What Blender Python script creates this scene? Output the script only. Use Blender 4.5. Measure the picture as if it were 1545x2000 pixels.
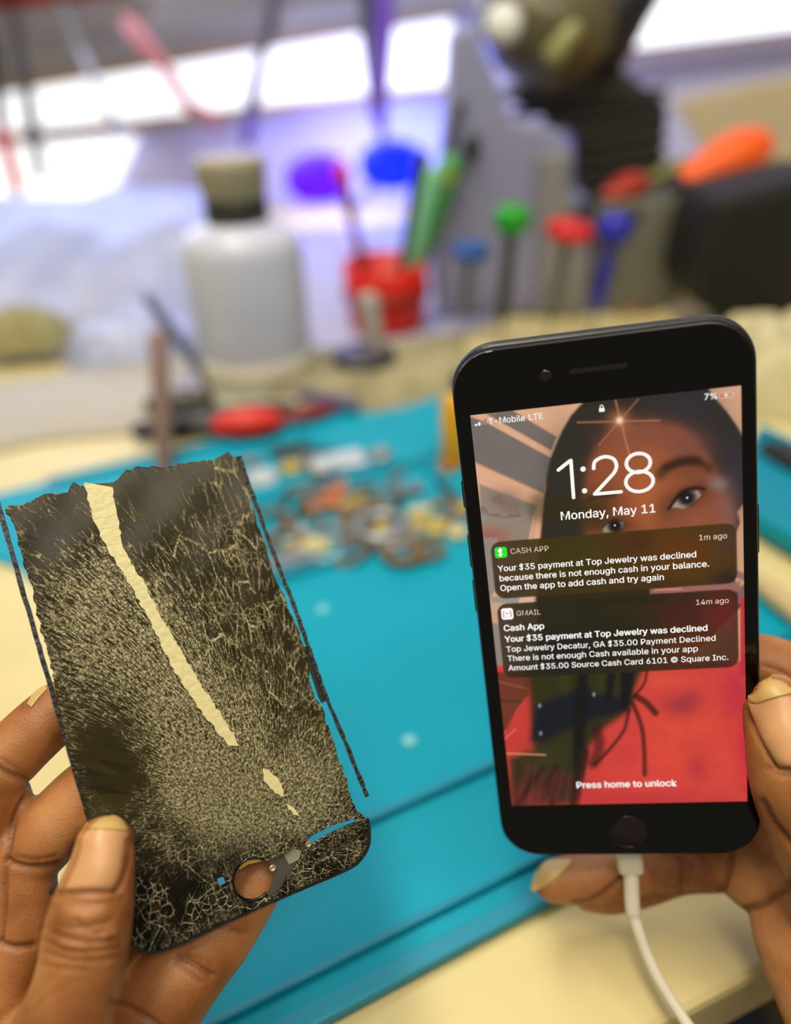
import bpy, bmesh, math, random
import numpy as np
from mathutils import Vector, Matrix
from mathutils.bvhtree import BVHTree

for o in list(bpy.data.objects): bpy.data.objects.remove(o)
S = bpy.context.scene
COL = S.collection
rad = math.radians

# ---------------------------------------------------------------- camera
FPX = 1480.0                       # focal length in pixels of the 1545x2000 frame
PITCH, ROLL, CAMH = rad(32), rad(2.5), 0.27   # desk top is z = 0
FW = Vector((0, math.cos(PITCH), -math.sin(PITCH)))
_u0 = Vector((0, math.sin(PITCH), math.cos(PITCH)))
RT = Vector((1, 0, 0)) * math.cos(ROLL) - _u0 * math.sin(ROLL)
UP = Vector((1, 0, 0)) * math.sin(ROLL) + _u0 * math.cos(ROLL)
C0 = Vector((0, 0, CAMH))
cam = bpy.data.cameras.new('camera')
cam.sensor_fit = 'VERTICAL'; cam.sensor_height = 36; cam.sensor_width = 36 * 1545 / 2000
cam.lens = FPX / 2000 * 36
cam.clip_start = 0.01; cam.clip_end = 50
cam.dof.use_dof = True; cam.dof.focus_distance = 0.208; cam.dof.aperture_fstop = 3.3
co = bpy.data.objects.new('camera', cam); COL.objects.link(co)
co.matrix_world = Matrix(((RT.x, UP.x, -FW.x, C0.x), (RT.y, UP.y, -FW.y, C0.y), (RT.z, UP.z, -FW.z, C0.z), (0, 0, 0, 1)))
S.camera = co

# ---------------------------------------------------------------- world, lights, exposure
w = bpy.data.worlds.new('world'); S.world = w; w.use_nodes = True
bg = w.node_tree.nodes['Background']; bg.inputs[0].default_value = (1.0, 0.90, 0.74, 1); bg.inputs[1].default_value = 0.27
S.view_settings.view_transform = 'Standard'; S.view_settings.look = 'None'
S.view_settings.exposure = 0.0; S.view_settings.gamma = 1.0; S.view_settings.use_curve_mapping = False

def area(name, loc, target, size, size_y, power, color):
    l = bpy.data.lights.new(name, 'AREA'); l.shape = 'RECTANGLE'; l.size = size; l.size_y = size_y
    l.energy = power; l.color = color
    o = bpy.data.objects.new(name, l); COL.objects.link(o); o.location = loc
    o.rotation_euler = (Vector(target) - Vector(loc)).to_track_quat('-Z', 'Y').to_euler()
    return o
area('ceiling_tube_light', (-0.25, 0.25, 1.35), (0, 0.3, 0), 1.2, 0.2, 17.5, (1.0, 0.90, 0.70))
area('ceiling_tube_light', (0.5, -0.5, 1.5), (0.1, 0.3, 0), 1.2, 0.25, 9, (1.0, 0.92, 0.76))
area('window_daylight', (-0.35, 1.42, 0.42), (0.0, 0.4, 0.0), 1.1, 0.3, 5, (0.60, 0.68, 1.0))
area('back_wall_fill', (0.25, 0.75, 1.25), (0.1, 1.45, 0.1), 1.3, 0.4, 4.0, (0.66, 0.74, 1.0))  # added cool fill for the back wall, no visible source

# ---------------------------------------------------------------- pixel helpers (planning points in the real place)
def ray(px, py): return FW + RT * ((px - 772.5) / FPX) - UP * ((py - 1000) / FPX)
def at(px, py, z=0.0):             # point on a horizontal plane
    d = ray(px, py); return C0 + d * ((z - CAMH) / d.z)
def dep(px, py, z): return C0 + ray(px, py) * z     # point at a given distance along the view axis
def atY(px, py, y):
    d = ray(px, py); return C0 + d * (y / d.y)
WP, WN = Vector((-0.638, 1.67, 0)), Vector((0.164, 0.729, 0)).normalized()
def onwall(px, py, off=0.0):
    d = ray(px, py); s = (WP - C0 - WN * off).dot(WN) / d.dot(WN); return C0 + d * s
def proj(p):
    q = p - C0; z = q.dot(FW); return (772.5 + FPX * q.dot(RT) / z, 1000 - FPX * q.dot(UP) / z, z)

# ---------------------------------------------------------------- materials
def lin(c):
    if isinstance(c, str): c = tuple(int(c[i:i+2], 16) for i in (0, 2, 4))
    c = [x / 255 for x in c]
    return tuple(x / 12.92 if x <= .04045 else ((x + .055) / 1.055) ** 2.4 for x in c)
def mat(name, col, rough=0.5, metal=0.0, noise=0.0, nscale=30, bump=0.0, bscale=200, coat=0.0, emit=0.0, emc=None, trans=0.0, alpha=1.0, spec=0.5, sss=0.0):
    m = bpy.data.materials.new(name); m.use_nodes = True
    nt = m.node_tree; b = nt.nodes['Principled BSDF']; L = nt.links
    c = lin(col)
    b.inputs['Base Color'].default_value = (*c, 1); b.inputs['Roughness'].default_value = rough
    b.inputs['Metallic'].default_value = metal; b.inputs['Specular IOR Level'].default_value = spec
    b.inputs['Coat Weight'].default_value = coat; b.inputs['Coat Roughness'].default_value = 0.05
    b.inputs['Transmission Weight'].default_value = trans; b.inputs['Alpha'].default_value = alpha
    if sss: 
        b.inputs['Subsurface Weight'].default_value = sss; b.inputs['Subsurface Scale'].default_value = 0.004
        b.inputs['Subsurface Radius'].default_value = (1, .35, .2)
    if emit:
        b.inputs['Emission Color'].default_value = (*(lin(emc) if emc else c), 1); b.inputs['Emission Strength'].default_value = emit
    tc = nt.nodes.new('ShaderNodeTexCoord')
    if noise:
        n = nt.nodes.new('ShaderNodeTexNoise'); n.inputs['Scale'].default_value = nscale; n.inputs['Detail'].default_value = 5
        L.new(tc.outputs['Object'], n.inputs['Vector'])
        r = nt.nodes.new('ShaderNodeValToRGB'); L.new(n.outputs['Fac'], r.inputs['Fac'])
        r.color_ramp.elements[0].position = .3; r.color_ramp.elements[1].position = .7
        r.color_ramp.elements[0].color = (*[x * (1 - noise) for x in c], 1); r.color_ramp.elements[1].color = (*[min(1, x * (1 + noise)) for x in c], 1)
        L.new(r.outputs['Color'], b.inputs['Base Color'])
    if bump:
        n = nt.nodes.new('ShaderNodeTexNoise'); n.inputs['Scale'].default_value = bscale; n.inputs['Detail'].default_value = 4
        L.new(tc.outputs['Object'], n.inputs['Vector'])
        bp = nt.nodes.new('ShaderNodeBump'); bp.inputs['Strength'].default_value = bump; bp.inputs['Distance'].default_value = 0.001
        L.new(n.outputs['Fac'], bp.inputs['Height']); L.new(bp.outputs['Normal'], b.inputs['Normal'])
    return m

# ---------------------------------------------------------------- mesh building
class MB:
    def __init__(s): s.v = []; s.f = []; s.sm = []
    def add(s, vs, fs, smooth=False):
        k = len(s.v); s.v += [tuple(v) for v in vs]; s.f += [[i + k for i in f] for f in fs]; s.sm += [smooth] * len(fs); return s
    def box(s, c, size, rz=0.0, M=None):
        x, y, z = [q / 2 for q in size]; R = M or Matrix.Rotation(rz, 3, 'Z'); c = Vector(c)
        vs = [c + R @ Vector((a * x, b * y, d * z)) for a in (-1, 1) for b in (-1, 1) for d in (-1, 1)]
        return s.add(vs, [(0, 1, 3, 2), (4, 6, 7, 5), (0, 4, 5, 1), (2, 3, 7, 6), (0, 2, 6, 4), (1, 5, 7, 3)])
    def prism(s, poly, z0, z1, M=None):      # poly: list of (x,y), counter-clockwise
        n = len(poly); M = M or Matrix.Identity(4)
        vs = [M @ Vector((x, y, z0)) for x, y in poly] + [M @ Vector((x, y, z1)) for x, y in poly]
        return s.add(vs, [list(range(n))[::-1], list(range(n, 2 * n))] + [(i, (i + 1) % n, n + (i + 1) % n, n + i) for i in range(n)])
    def lathe(s, prof, c=(0, 0, 0), M=None, n=32):   # prof: (r,z) from bottom to top
        M = M or Matrix.Identity(3); c = Vector(c); vs = []
        for r, z in prof:
            for i in range(n):
                a = 2 * math.pi * i / n; vs.append(c + M @ Vector((r * math.cos(a), r * math.sin(a), z)))
        fs = [(j * n + i, j * n + (i + 1) % n, (j + 1) * n + (i + 1) % n, (j + 1) * n + i) for j in range(len(prof) - 1) for i in range(n)]
        fs += [list(range(n))[::-1], [(len(prof) - 1) * n + i for i in range(n)]]
        return s.add(vs, fs, True)
    def tube(s, pts, rs, n=16, cap=3):       # tapered tube with round ends
        pts = [Vector(p) for p in pts]
        if not isinstance(rs, (list, tuple)): rs = [rs] * len(pts)
        tang = []
        for i in range(len(pts)):
            a = pts[max(i - 1, 0)]; b = pts[min(i + 1, len(pts) - 1)]; tang.append((b - a).normalized())
        P, R_, T = [], [], []
        for k in range(cap, 0, -1):
            a = k / cap * math.pi / 2; P.append(pts[0] - tang[0] * rs[0] * math.sin(a)); R_.append(max(rs[0] * math.cos(a), rs[0] * .02)); T.append(tang[0])
        for p, r, t in zip(pts, rs, tang): P.append(p); R_.append(r); T.append(t)
        for k in range(1, cap + 1):
            a = k / cap * math.pi / 2; P.append(pts[-1] + tang[-1] * rs[-1] * math.sin(a)); R_.append(max(rs[-1] * math.cos(a), rs[-1] * .02)); T.append(tang[-1])
        t0 = T[0]; nrm = t0.orthogonal().normalized(); vs = []
        for p, r, t in zip(P, R_, T):
            nrm = (nrm - t * nrm.dot(t)).normalized(); bn = t.cross(nrm)
            for i in range(n):
                a = 2 * math.pi * i / n; vs.append(p + (nrm * math.cos(a) + bn * math.sin(a)) * r)
        m = len(P)
        fs = [(j * n + i, j * n + (i + 1) % n, (j + 1) * n + (i + 1) % n, (j + 1) * n + i) for j in range(m - 1) for i in range(n)]
        fs += [list(range(n))[::-1], [(m - 1) * n + i for i in range(n)]]
        return s.add(vs, fs, True)
    def build(s, name, m, parent=None, loc=None, bevel=0, seg=2, world=True):
        me = bpy.data.meshes.new(name)
        vs = s.v
        o = bpy.data.objects.new(name, me); COL.objects.link(o)
        if loc is not None:
            L = Vector(loc); vs = [Vector(v) - L for v in vs]; o.location = L
        me.from_pydata([tuple(v) for v in vs], [], s.f); me.polygons.foreach_set('use_smooth', s.sm); me.update()
        me.materials.append(m)
        if bevel:
            b = o.modifiers.new('bevel', 'BEVEL'); b.width = bevel; b.segments = seg; b.limit_method = 'ANGLE'; b.angle_limit = rad(40)
        if parent is not None:
            o.parent = parent
            if world: o.matrix_parent_inverse = parent_world(parent).inverted()
        return o
def parent_world(p):
    m = p.matrix_basis.copy(); q = p.parent
    if q is not None: m = parent_world(q) @ p.matrix_parent_inverse @ m
    return m
def tag(o, label=None, cat=None, group=None, kind=None):
    if label: o['label'] = label
    if cat: o['category'] = cat
    if group: o['group'] = group
    if kind: o['kind'] = kind
    return o
def thing(name, loc, label, cat, group=None, rot=None, matrix=None):
    o = bpy.data.objects.new(name, None); o.empty_display_size = .01; COL.objects.link(o)
    if matrix is not None: o.matrix_basis = matrix
    else:
        o.location = loc
        if rot: o.rotation_euler = rot
    return tag(o, label, cat, group)
def spline(pts, n=6):                        # Catmull-Rom through tuples
    out = []; P = [np.array(p, float) for p in pts]
    for i in range(len(P) - 1):
        p0 = P[max(i - 1, 0)]; p1 = P[i]; p2 = P[i + 1]; p3 = P[min(i + 2, len(P) - 1)]
        for k in range(n):
            t = k / n
            out.append(.5 * (2 * p1 + (p2 - p0) * t + (2 * p0 - 5 * p1 + 4 * p2 - p3) * t * t + (3 * p1 - p0 - 3 * p2 + p3) * t ** 3))
    out.append(P[-1]); return out
def rrect(x0, y0, x1, y1, r, n=8):
    out = []
    for cx, cy, a0 in ((x1 - r, y0 + r, -90), (x1 - r, y1 - r, 0), (x0 + r, y1 - r, 90), (x0 + r, y0 + r, 180)):
        for k in range(n + 1):
            a = rad(a0 + 90 * k / n); out.append((cx + r * math.cos(a), cy + r * math.sin(a)))
    return out
random.seed(7)
rng = np.random.default_rng(5)
# ================================================================ the setting
m_floor = mat('floor_tile', '4a3a22', .6, noise=.3, nscale=3)
MB().box((0, 1.0, -.76), (5, 5, .02)).build('floor', m_floor); tag(bpy.data.objects['floor'], kind='structure')
m_wall = mat('wall_paint', 'c4c4e6', .7, noise=.05, nscale=3)
WD = Vector((WN.y, -WN.x, 0))                # along the wall, to the right
def wallM(): return Matrix(((WD.x, WN.x, 0), (WD.y, WN.y, 0), (0, 0, 1)))
wc = WP + WD * .9
MB().box(wc + WN * .03 + Vector((0, 0, .3)), (3.6, .04, 2.2), M=wallM()).build('wall_back', m_wall)
tag(bpy.data.objects['wall_back'], kind='structure')
def wallquad(pts, thick, off):               # solid plate on the wall, outline given by four corners of the photo
    a = [onwall(x, y, off + thick) for x, y in pts]; b = [p + WN * thick for p in a]; n = len(a)
    return MB().add(a + b, [list(range(n)), list(range(n, 2 * n))[::-1]] + [(i, n + i, n + (i + 1) % n, (i + 1) % n) for i in range(n)])
m_pane = mat('window_sky_glow', 'ffffff', .3, emit=1.15, emc=(246, 250, 255))
m_pane2 = mat('window_sky_glow_low', 'ffffff', .3, emit=1.05, emc=(236, 244, 255))
m_frame = mat('window_frame_tan', 'a08c70', .6)
m_grey = mat('window_board_grey', '8a8888', .6, noise=.08, nscale=6)
wq = lambda *a: wallquad(*a)
def win(name, pts, m, fr=None):
    o = wq(pts, .012, .002).build(name, m); tag(o, kind='structure')
    return o
win('window_1', [(-60, 190), (-60, 268), (880, 165), (880, 32)], m_pane)
win('window_2', [(-60, 292), (-60, 430), (205, 400), (262, 268)], m_pane)
win('window_3', [(1020, 20), (1130, 110), (1600, 52), (1600, -60)], m_pane2)
for i, (pts, m) in enumerate([([(-60, 162), (-60, 194), (880, 36), (880, 12)], m_frame), ([(-60, 266), (-60, 292), (880, 190), (880, 165)], m_frame),
                              ([(-60, 40), (-60, 164), (940, 10), (940, -90)], m_grey), ([(1120, 108), (1120, 150), (1600, 84), (1600, 50)], mat('sill_mauve', '9a92a8', .6))]):
    tag(wq(pts, .02, .002).build('trim_%d' % (i + 1), m), kind='structure')

# ---- desk
m_desk = mat('desk_laminate_cream', 'd6c68c', .5, noise=.10, nscale=9, bump=.05, bscale=60)
ang = rad(21)
U2, V2 = Vector((math.cos(ang), math.sin(ang), 0)), Vector((-math.sin(ang), math.cos(ang), 0))
edge = at(1410, 1943)
desk = thing('workbench', edge, 'cream laminate workbench top running under everything', 'workbench')
MD = Matrix(((U2.x, V2.x, 0), (U2.y, V2.y, 0), (0, 0, 1)))
lw, rw = WP - WD * .9, WP + WD * 2.2
bt = [(edge + U2 * -1.3).to_2d(), (edge + U2 * 1.6).to_2d(), rw.to_2d(), lw.to_2d()]
MB().prism([tuple(q - Vector((0, .004))) if i > 1 else tuple(q) for i, q in enumerate(bt)], -.030, -.0001).build('bench_top', m_desk, desk, bevel=.003)
for a, b in ((-1.2, .06), (1.5, .06), (-.3, 1.1), (1.2, .75)):
    MB().box(edge + U2 * a + V2 * b + Vector((0, 0, -.39)), (.06, .06, .72), M=MD).build('leg', mat('bench_leg_steel', '55504a', .5), desk)
# dark cloth/bag on the floor seen past the bench edge
bl = at(1340, 2010, -.70)
sk = MB(); sk.tube([bl + Vector((-.25, -.1, -.01)), bl + Vector((0, 0, .02)), bl + Vector((.05, .2, 0))], [.08, .10, .07], n=20, cap=5)
tag(sk.build('floor_bag', mat('navy_cloth', '15202c', .9, noise=.3), loc=bl), 'dark navy bag lying on the floor past the bench edge', 'bag')

# ---- blue silicone mat
m_mat = mat('blue_silicone', '0097b0', .5, noise=.07, nscale=12, bump=.12, bscale=120, spec=.2)
m_mat2 = mat('blue_silicone_ridge', '0085a0', .45, noise=.05, nscale=14, spec=.4)
ma = rad(24.5); MU, MV = Vector((math.cos(ma), math.sin(ma), 0)), Vector((-math.sin(ma), math.cos(ma), 0))
MM = Matrix(((MU.x, MV.x, 0), (MU.y, MV.y, 0), (0, 0, 1)))
pl_, pn_, pf_, pr_ = at(268, 1890), at(850, 1896), at(440, 866), at(1512, 1160)
u0, u1, v0, v1 = pl_.dot(MU), pr_.dot(MU), pn_.dot(MV), pf_.dot(MV)
vr1, vr2, vr3, vr4 = at(830, 1575).dot(MV), at(700, 1880).dot(MV), at(720, 1092).dot(MV), at(640, 960).dot(MV)
def mp(u, v, z=0): return MU * u + MV * v + Vector((0, 0, z))
mat_t = thing('repair_mat', mp(u0, v0), 'turquoise silicone repair mat with raised rim and parts compartments', 'mat')
MB().box(mp((u0 + u1) / 2, (v0 + v1) / 2, .0015), (u1 - u0, v1 - v0, .003), M=MM).build('mat_base', m_mat, mat_t, bevel=.001)
wg = [at(px, py) for px, py in [(-90, 1078), (30, 1110), (262, 1160), (262, 905), (-90, 990)]]
wg[2] = mp(u0, wg[2].dot(MV)); wg[3] = mp(u0, v1)
MB().prism([(q.x, q.y) for q in wg], .0, .0028).build('mat_wing', m_mat, mat_t, bevel=.001)
rim = MB()
for (a, b, c, d) in ((u0, u1, v0, v0 + .007), (u0, u1, v1 - .007, v1), (u0, u0 + .006, v0, v1), (u1 - .006, u1, v0, v1)):
    rim.box(mp((a + b) / 2, (c + d) / 2, .003), (b - a, d - c, .006), M=MM)
rim.build('mat_rim', m_mat2, mat_t, bevel=.001)
for (a, b, c, d) in ((u0 + .01, u1 - .01, vr1, vr1 + .004), (u0 + .01, u1 - .01, vr2, vr2 + .003), (u0 + .01, u1 - .01, vr3, vr3 + .004), (u0 + .01, u1 - .01, vr4, vr4 + .005),
                     (u0 + .12, u0 + .124, vr3 + .004, vr4), (u0 + .19, u0 + .194, vr4 + .005, v1 - .01), (u0 + .25, u0 + .254, vr3 + .004, vr4)):
    MB().box(mp((a + b) / 2, (c + d) / 2, .0042), (b - a, d - c, .0045), M=MM).build('compartment_ridge', m_mat2, mat_t, bevel=.0012)
hb = at(630, 1190, .003)
for q in (at(630, 1190, .003), at(800, 1447, .003)):
    MB().lathe([(.0035, 0), (.0033, .0006), (.002, .0008)], q, n=20).build('moulded_dot', mat('worn_dot', '6fc3cc', .5), mat_t)

ws = [at(px, py, 0) for px, py in [(250, 790), (640, 775), (1012, 610), (1000, 415), (330, 470)]]  # sheet added so the bench looks tinted by cool window light
n_ = 5; mb = MB(); mb.add([p + Vector((0, 0, .0003)) for p in ws] + [p + Vector((0, 0, .0022)) for p in ws], [tuple(range(n_))[::-1], tuple(range(n_, 2 * n_))] + [(i, (i + 1) % n_, n_ + (i + 1) % n_, n_ + i) for i in range(n_)])
tag(mb.build('bench_tint_sheet', mat('bench_tint_lavender', 'a6a6bc', .6, spec=.2, noise=.04, nscale=10), loc=ws[0]), 'pale lavender sheet added for cool window light on the bench under bottle and cup', 'sheet')
# letter outlines as plain numbers: character code, advance, then loops of x, y
OUTLINES = [
[36,446,[[202,-74,202,583,244,583,244,-74],[224,-9,197,-8,172,-4,149,1,128,9,91,31,64,60,46,96,38,137,104,137,110,110,123,88,142,71,166,59,194,52,224,49,257,52,286,60,311,74,329,92,341,114,346,139,342,161,332,179,316,193,296,205,272,214,245,222,184,239,154,249,128,260,105,274,86,289,71,307,60,326,54,348,52,372,58,413,75,448,102,476,138,498,158,506,180,511,203,514,227,516,252,514,275,511,296,505,316,498,351,476,377,449,394,415,401,378,337,378,326,412,302,437,267,453,225,459,194,456,167,448,145,435,129,418,118,398,115,376,119,352,131,334,148,319,169,308,191,300,212,293,264,279,287,272,312,264,336,252,359,238,379,220,395,198,405,171,408,139,403,99,386,64,360,34,323,11,302,2,278,-4,252,-8]]],
[37,676,[[175,283,146,286,121,297,101,314,86,335,78,360,75,388,75,412,78,440,87,464,101,486,121,503,146,513,175,517,206,513,230,503,250,486,264,464,273,440,276,412,276,388,273,360,264,335,250,314,230,297,205,286],[175,327,198,332,212,346,221,365,223,388,223,412,221,435,213,454,198,468,175,473,153,468,138,454,130,435,127,412,127,388,130,365,138,346,153,332],[501,-10,471,-6,446,5,426,21,412,43,403,68,400,95,400,120,403,147,412,172,427,194,447,210,471,221,501,225,531,221,556,210,576,194,590,172,598,147,601,120,601,95,598,68,589,43,575,21,555,5,531,-6],[501,35,523,39,538,53,546,73,549,95,549,120,546,142,538,162,524,176,501,180,479,176,464,162,456,142,453,120,453,95,455,73,464,53,479,39],[132,0,482,509,540,509,191,0]]],
[44,188,[[38,-119,68,71,137,71,84,-119]]],
[45,453,[[337,244,337,188,114,188,114,244]]],
[46,188,[[95,-4,78,-1,63,9,53,24,50,41,53,59,63,73,78,83,95,87,113,83,128,73,138,59,141,41,138,24,128,9,113,-1]]],
[48,453,[[227,-7,199,-5,174,1,151,11,130,24,111,41,95,62,80,86,69,113,60,144,53,178,49,214,48,254,49,294,53,330,60,364,69,395,81,422,95,447,112,467,130,484,151,498,174,508,200,514,227,516,254,514,279,508,302,498,323,484,342,467,358,447,372,422,384,395,393,364,400,330,404,294,405,254,404,214,400,178,393,144,384,113,373,86,359,62,342,41,323,24,302,11,279,1,254,-5],[227,50,261,56,290,74,313,103,330,144,336,168,340,194,343,223,344,254,343,285,340,314,336,341,330,365,313,405,290,435,261,453,227,460,192,453,163,435,140,405,123,365,117,341,113,314,110,285,109,254,110,223,113,194,117,168,123,144,140,103,163,74,192,56]]],
[49,453,[[76,0,76,55,391,55,391,0],[276,509,276,0,212,0,212,448,209,448,86,358,86,427,198,509]]],
[51,453,[[218,-7,173,-3,133,10,98,30,70,57,52,91,44,132,109,132,115,107,126,87,144,71,165,59,191,52,219,50,248,53,275,61,297,74,315,93,325,116,329,145,326,172,316,196,299,217,275,234,242,244,201,248,157,248,157,299,288,448,288,452,70,452,70,509,372,509,372,461,211,278,211,289,239,290,264,288,287,284,308,276,344,253,371,222,387,186,393,145,387,103,370,66,344,36,309,12,288,4,266,-2,243,-6]]],
[52,453,[[40,105,40,158,247,509,311,509,109,166,109,163,413,163,413,105],[282,0,282,121,282,146,282,318,343,318,343,0]]],
[53,453,[[221,-7,178,-2,140,11,108,32,83,60,66,93,60,130,122,130,127,108,138,89,154,73,173,60,196,52,221,50,250,53,276,64,298,82,314,104,324,131,328,162,324,193,314,221,297,244,275,262,248,273,218,277,192,275,167,268,145,258,128,246,67,253,96,509,366,509,366,452,151,452,134,301,136,301,155,315,178,325,203,331,229,334,263,330,294,321,321,306,345,285,364,260,379,231,388,199,391,163,390,139,385,117,379,95,369,76,343,41,309,15,289,6,268,-1,245,-5]]],
[54,453,[[226,-7,182,-1,142,15,109,40,84,74,69,115,64,162,68,199,80,239,89,261,102,285,118,311,137,340,252,509,322,509,151,261,145,261,154,275,165,288,179,299,196,307,214,312,235,314,278,309,316,295,346,271,370,240,384,201,389,157,384,112,368,73,343,39,310,14,271,-2],[226,48,254,52,279,63,299,79,314,101,324,128,327,157,324,187,314,213,299,235,279,251,254,262,226,265,198,262,174,252,153,235,138,214,128,188,125,158,128,128,138,102,153,79,174,63,198,52]]],
[55,453,[[97,0,323,448,323,452,62,452,62,509,391,509,391,449,165,0]]],
[65,479,[[16,0,201,509,276,509,463,0,395,0,287,302,276,334,264,372,257,394,250,420,241,447,232,478,245,478,236,447,228,419,220,393,213,371,201,333,191,302,85,0],[110,142,110,199,370,199,370,142]]],
[67,510,[[267,-7,235,-5,205,1,177,11,150,25,126,42,104,63,86,88,70,115,57,146,48,179,42,215,40,254,42,293,48,329,57,362,70,393,86,421,104,445,126,466,150,484,177,498,205,508,235,514,267,516,305,513,340,504,373,490,402,471,427,447,448,418,463,385,473,348,408,348,401,373,389,395,375,413,357,428,337,440,315,449,292,454,267,456,223,450,184,432,166,419,150,403,137,385,125,364,116,340,109,314,105,285,103,254,105,223,109,194,116,168,125,145,137,123,151,105,166,89,184,76,223,59,267,53,292,55,315,60,337,69,357,81,375,96,389,114,401,136,408,160,473,160,463,124,448,91,428,62,402,38,373,19,341,5,305,-4]]],
[68,502,[[60,0,60,509,225,509,261,507,294,501,325,492,353,478,377,461,399,441,418,418,433,391,446,361,455,329,460,293,462,255,460,217,455,181,446,149,433,119,417,92,398,68,376,48,351,31,322,17,291,8,256,2,219,0],[125,57,215,57,244,58,272,63,296,70,318,81,337,94,354,110,368,128,379,149,388,172,394,198,398,226,399,255,398,285,394,312,388,337,379,361,368,381,354,399,338,415,320,428,299,438,275,446,249,450,221,452,125,452]]],
[69,418,[[60,0,60,509,372,509,372,452,125,452,125,286,355,286,355,229,125,229,125,57,375,57,375,0]]],
[71,520,[[269,-7,236,-5,205,1,176,11,149,25,125,43,104,64,85,88,69,116,57,146,47,179,42,215,40,254,42,293,47,329,57,362,69,393,85,421,103,445,125,466,149,484,175,498,203,508,233,514,265,516,304,513,340,504,374,489,403,469,429,445,449,416,465,384,474,349,408,349,399,372,387,393,373,411,356,427,337,439,315,448,291,454,265,456,222,450,183,432,150,404,125,364,116,340,109,314,105,285,103,254,105,223,109,194,116,168,125,145,137,124,151,105,166,90,184,76,224,59,269,53,309,57,345,71,374,93,396,123,410,160,415,202,434,199,283,199,283,256,478,256,478,200,476,170,471,141,463,115,451,91,436,69,419,50,399,33,377,19,352,8,326,0,298,-5]]],
[72,517,[[60,0,60,509,125,509,125,289,392,289,392,509,457,509,457,0,392,0,392,232,125,232,125,0]]],
[73,300,[[31,0,31,57,118,57,118,452,31,452,31,509,269,509,269,452,183,452,183,57,269,57,269,0]]],
[74,396,[[185,-7,153,-4,124,3,98,15,75,33,57,55,44,81,36,111,33,145,33,173,98,173,98,145,104,104,122,74,149,56,185,50,220,56,248,74,266,104,272,145,272,509,336,509,336,145,334,111,326,81,313,55,294,33,271,15,246,3,217,-4]]],
[76,393,[[60,0,60,509,125,509,125,57,361,57,361,0]]],
[77,628,[[60,0,60,509,152,509,277,187,282,174,287,159,299,123,305,103,311,84,317,65,322,49,307,49,318,83,330,121,336,140,342,158,348,174,352,187,476,509,568,509,568,0,504,0,504,291,504,327,505,347,505,369,506,413,507,457,513,457,505,433,498,409,482,363,474,341,467,322,461,305,456,291,342,0,286,0,170,291,165,304,159,321,145,361,137,384,129,408,121,432,112,457,119,457,120,416,121,372,122,328,122,309,122,291,122,0]]],
[79,533,[[267,-7,235,-5,205,1,177,11,150,25,126,42,105,63,86,88,70,115,57,146,48,179,42,215,40,254,42,293,48,329,57,362,70,393,86,421,105,445,126,466,150,484,177,498,205,508,235,514,267,516,299,514,329,508,357,498,384,484,408,466,429,445,448,421,464,393,477,362,486,329,491,293,493,254,491,215,486,179,477,146,464,115,448,88,429,63,408,42,384,25,357,11,329,1,299,-5],[267,53,310,59,349,76,367,89,383,105,396,123,408,144,418,168,425,194,429,223,430,254,429,286,425,314,418,341,408,365,396,386,383,404,367,420,349,433,310,450,267,456,223,450,184,433,167,420,151,404,137,385,125,364,116,340,109,314,105,285,103,254,105,223,109,194,116,168,125,144,137,123,151,105,167,89,184,76,223,59]]],
[80,444,[[60,0,60,509,235,509,263,507,289,503,312,497,332,487,366,462,390,430,404,391,409,348,404,304,390,265,366,233,332,207,312,198,289,191,263,187,235,186,109,186,109,242,233,242,269,246,297,256,318,272,333,294,342,319,344,348,342,376,333,402,318,423,297,439,268,449,232,452,125,452,125,0]]],
[83,446,[[224,-9,197,-8,172,-4,149,1,128,9,91,31,64,60,46,96,38,137,104,137,110,110,123,88,142,71,166,59,194,52,224,49,257,52,286,60,311,74,329,92,341,114,346,139,342,161,332,179,316,193,296,205,272,214,245,222,184,239,154,249,128,260,105,274,86,289,71,307,60,326,54,348,52,372,58,413,75,448,102,476,138,498,158,506,180,511,203,514,227,516,252,514,275,511,296,505,316,498,351,476,377,449,394,415,401,378,337,378,326,412,302,437,267,453,225,459,194,456,167,448,145,435,129,418,118,398,115,376,119,352,131,334,148,319,169,308,191,300,212,293,264,279,287,272,312,264,336,252,359,238,379,220,395,198,405,171,408,139,403,99,386,64,360,34,323,11,302,2,278,-4,252,-8]]],
[84,448,[[32,452,32,509,417,509,417,452,257,452,257,0,193,0,193,452]]],
[89,472,[[203,0,203,208,16,509,91,509,192,344,208,318,222,292,236,264,250,230,224,230,237,265,251,293,265,318,280,344,381,509,455,509,268,208,268,0]]],
[97,389,[[160,-9,126,-5,94,5,68,22,48,45,35,73,30,108,34,138,43,161,58,179,78,193,100,203,125,211,152,216,178,220,209,224,234,227,252,230,265,235,273,243,276,255,276,257,273,279,267,297,256,311,240,322,220,329,196,331,171,329,149,322,132,313,118,301,107,288,100,274,41,291,57,322,79,346,104,364,133,375,163,382,194,384,215,383,239,379,263,372,286,360,306,343,322,320,333,290,337,251,337,0,277,0,277,52,272,52,264,38,252,25,236,12,215,1,190,-6],[170,45,202,49,228,59,248,74,263,93,272,115,276,138,276,190,259,182,246,179,231,176,216,173,200,171,175,168,154,164,134,159,117,150,103,139,95,124,92,105,94,87,102,72,114,61,130,52,149,47]]],
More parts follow.
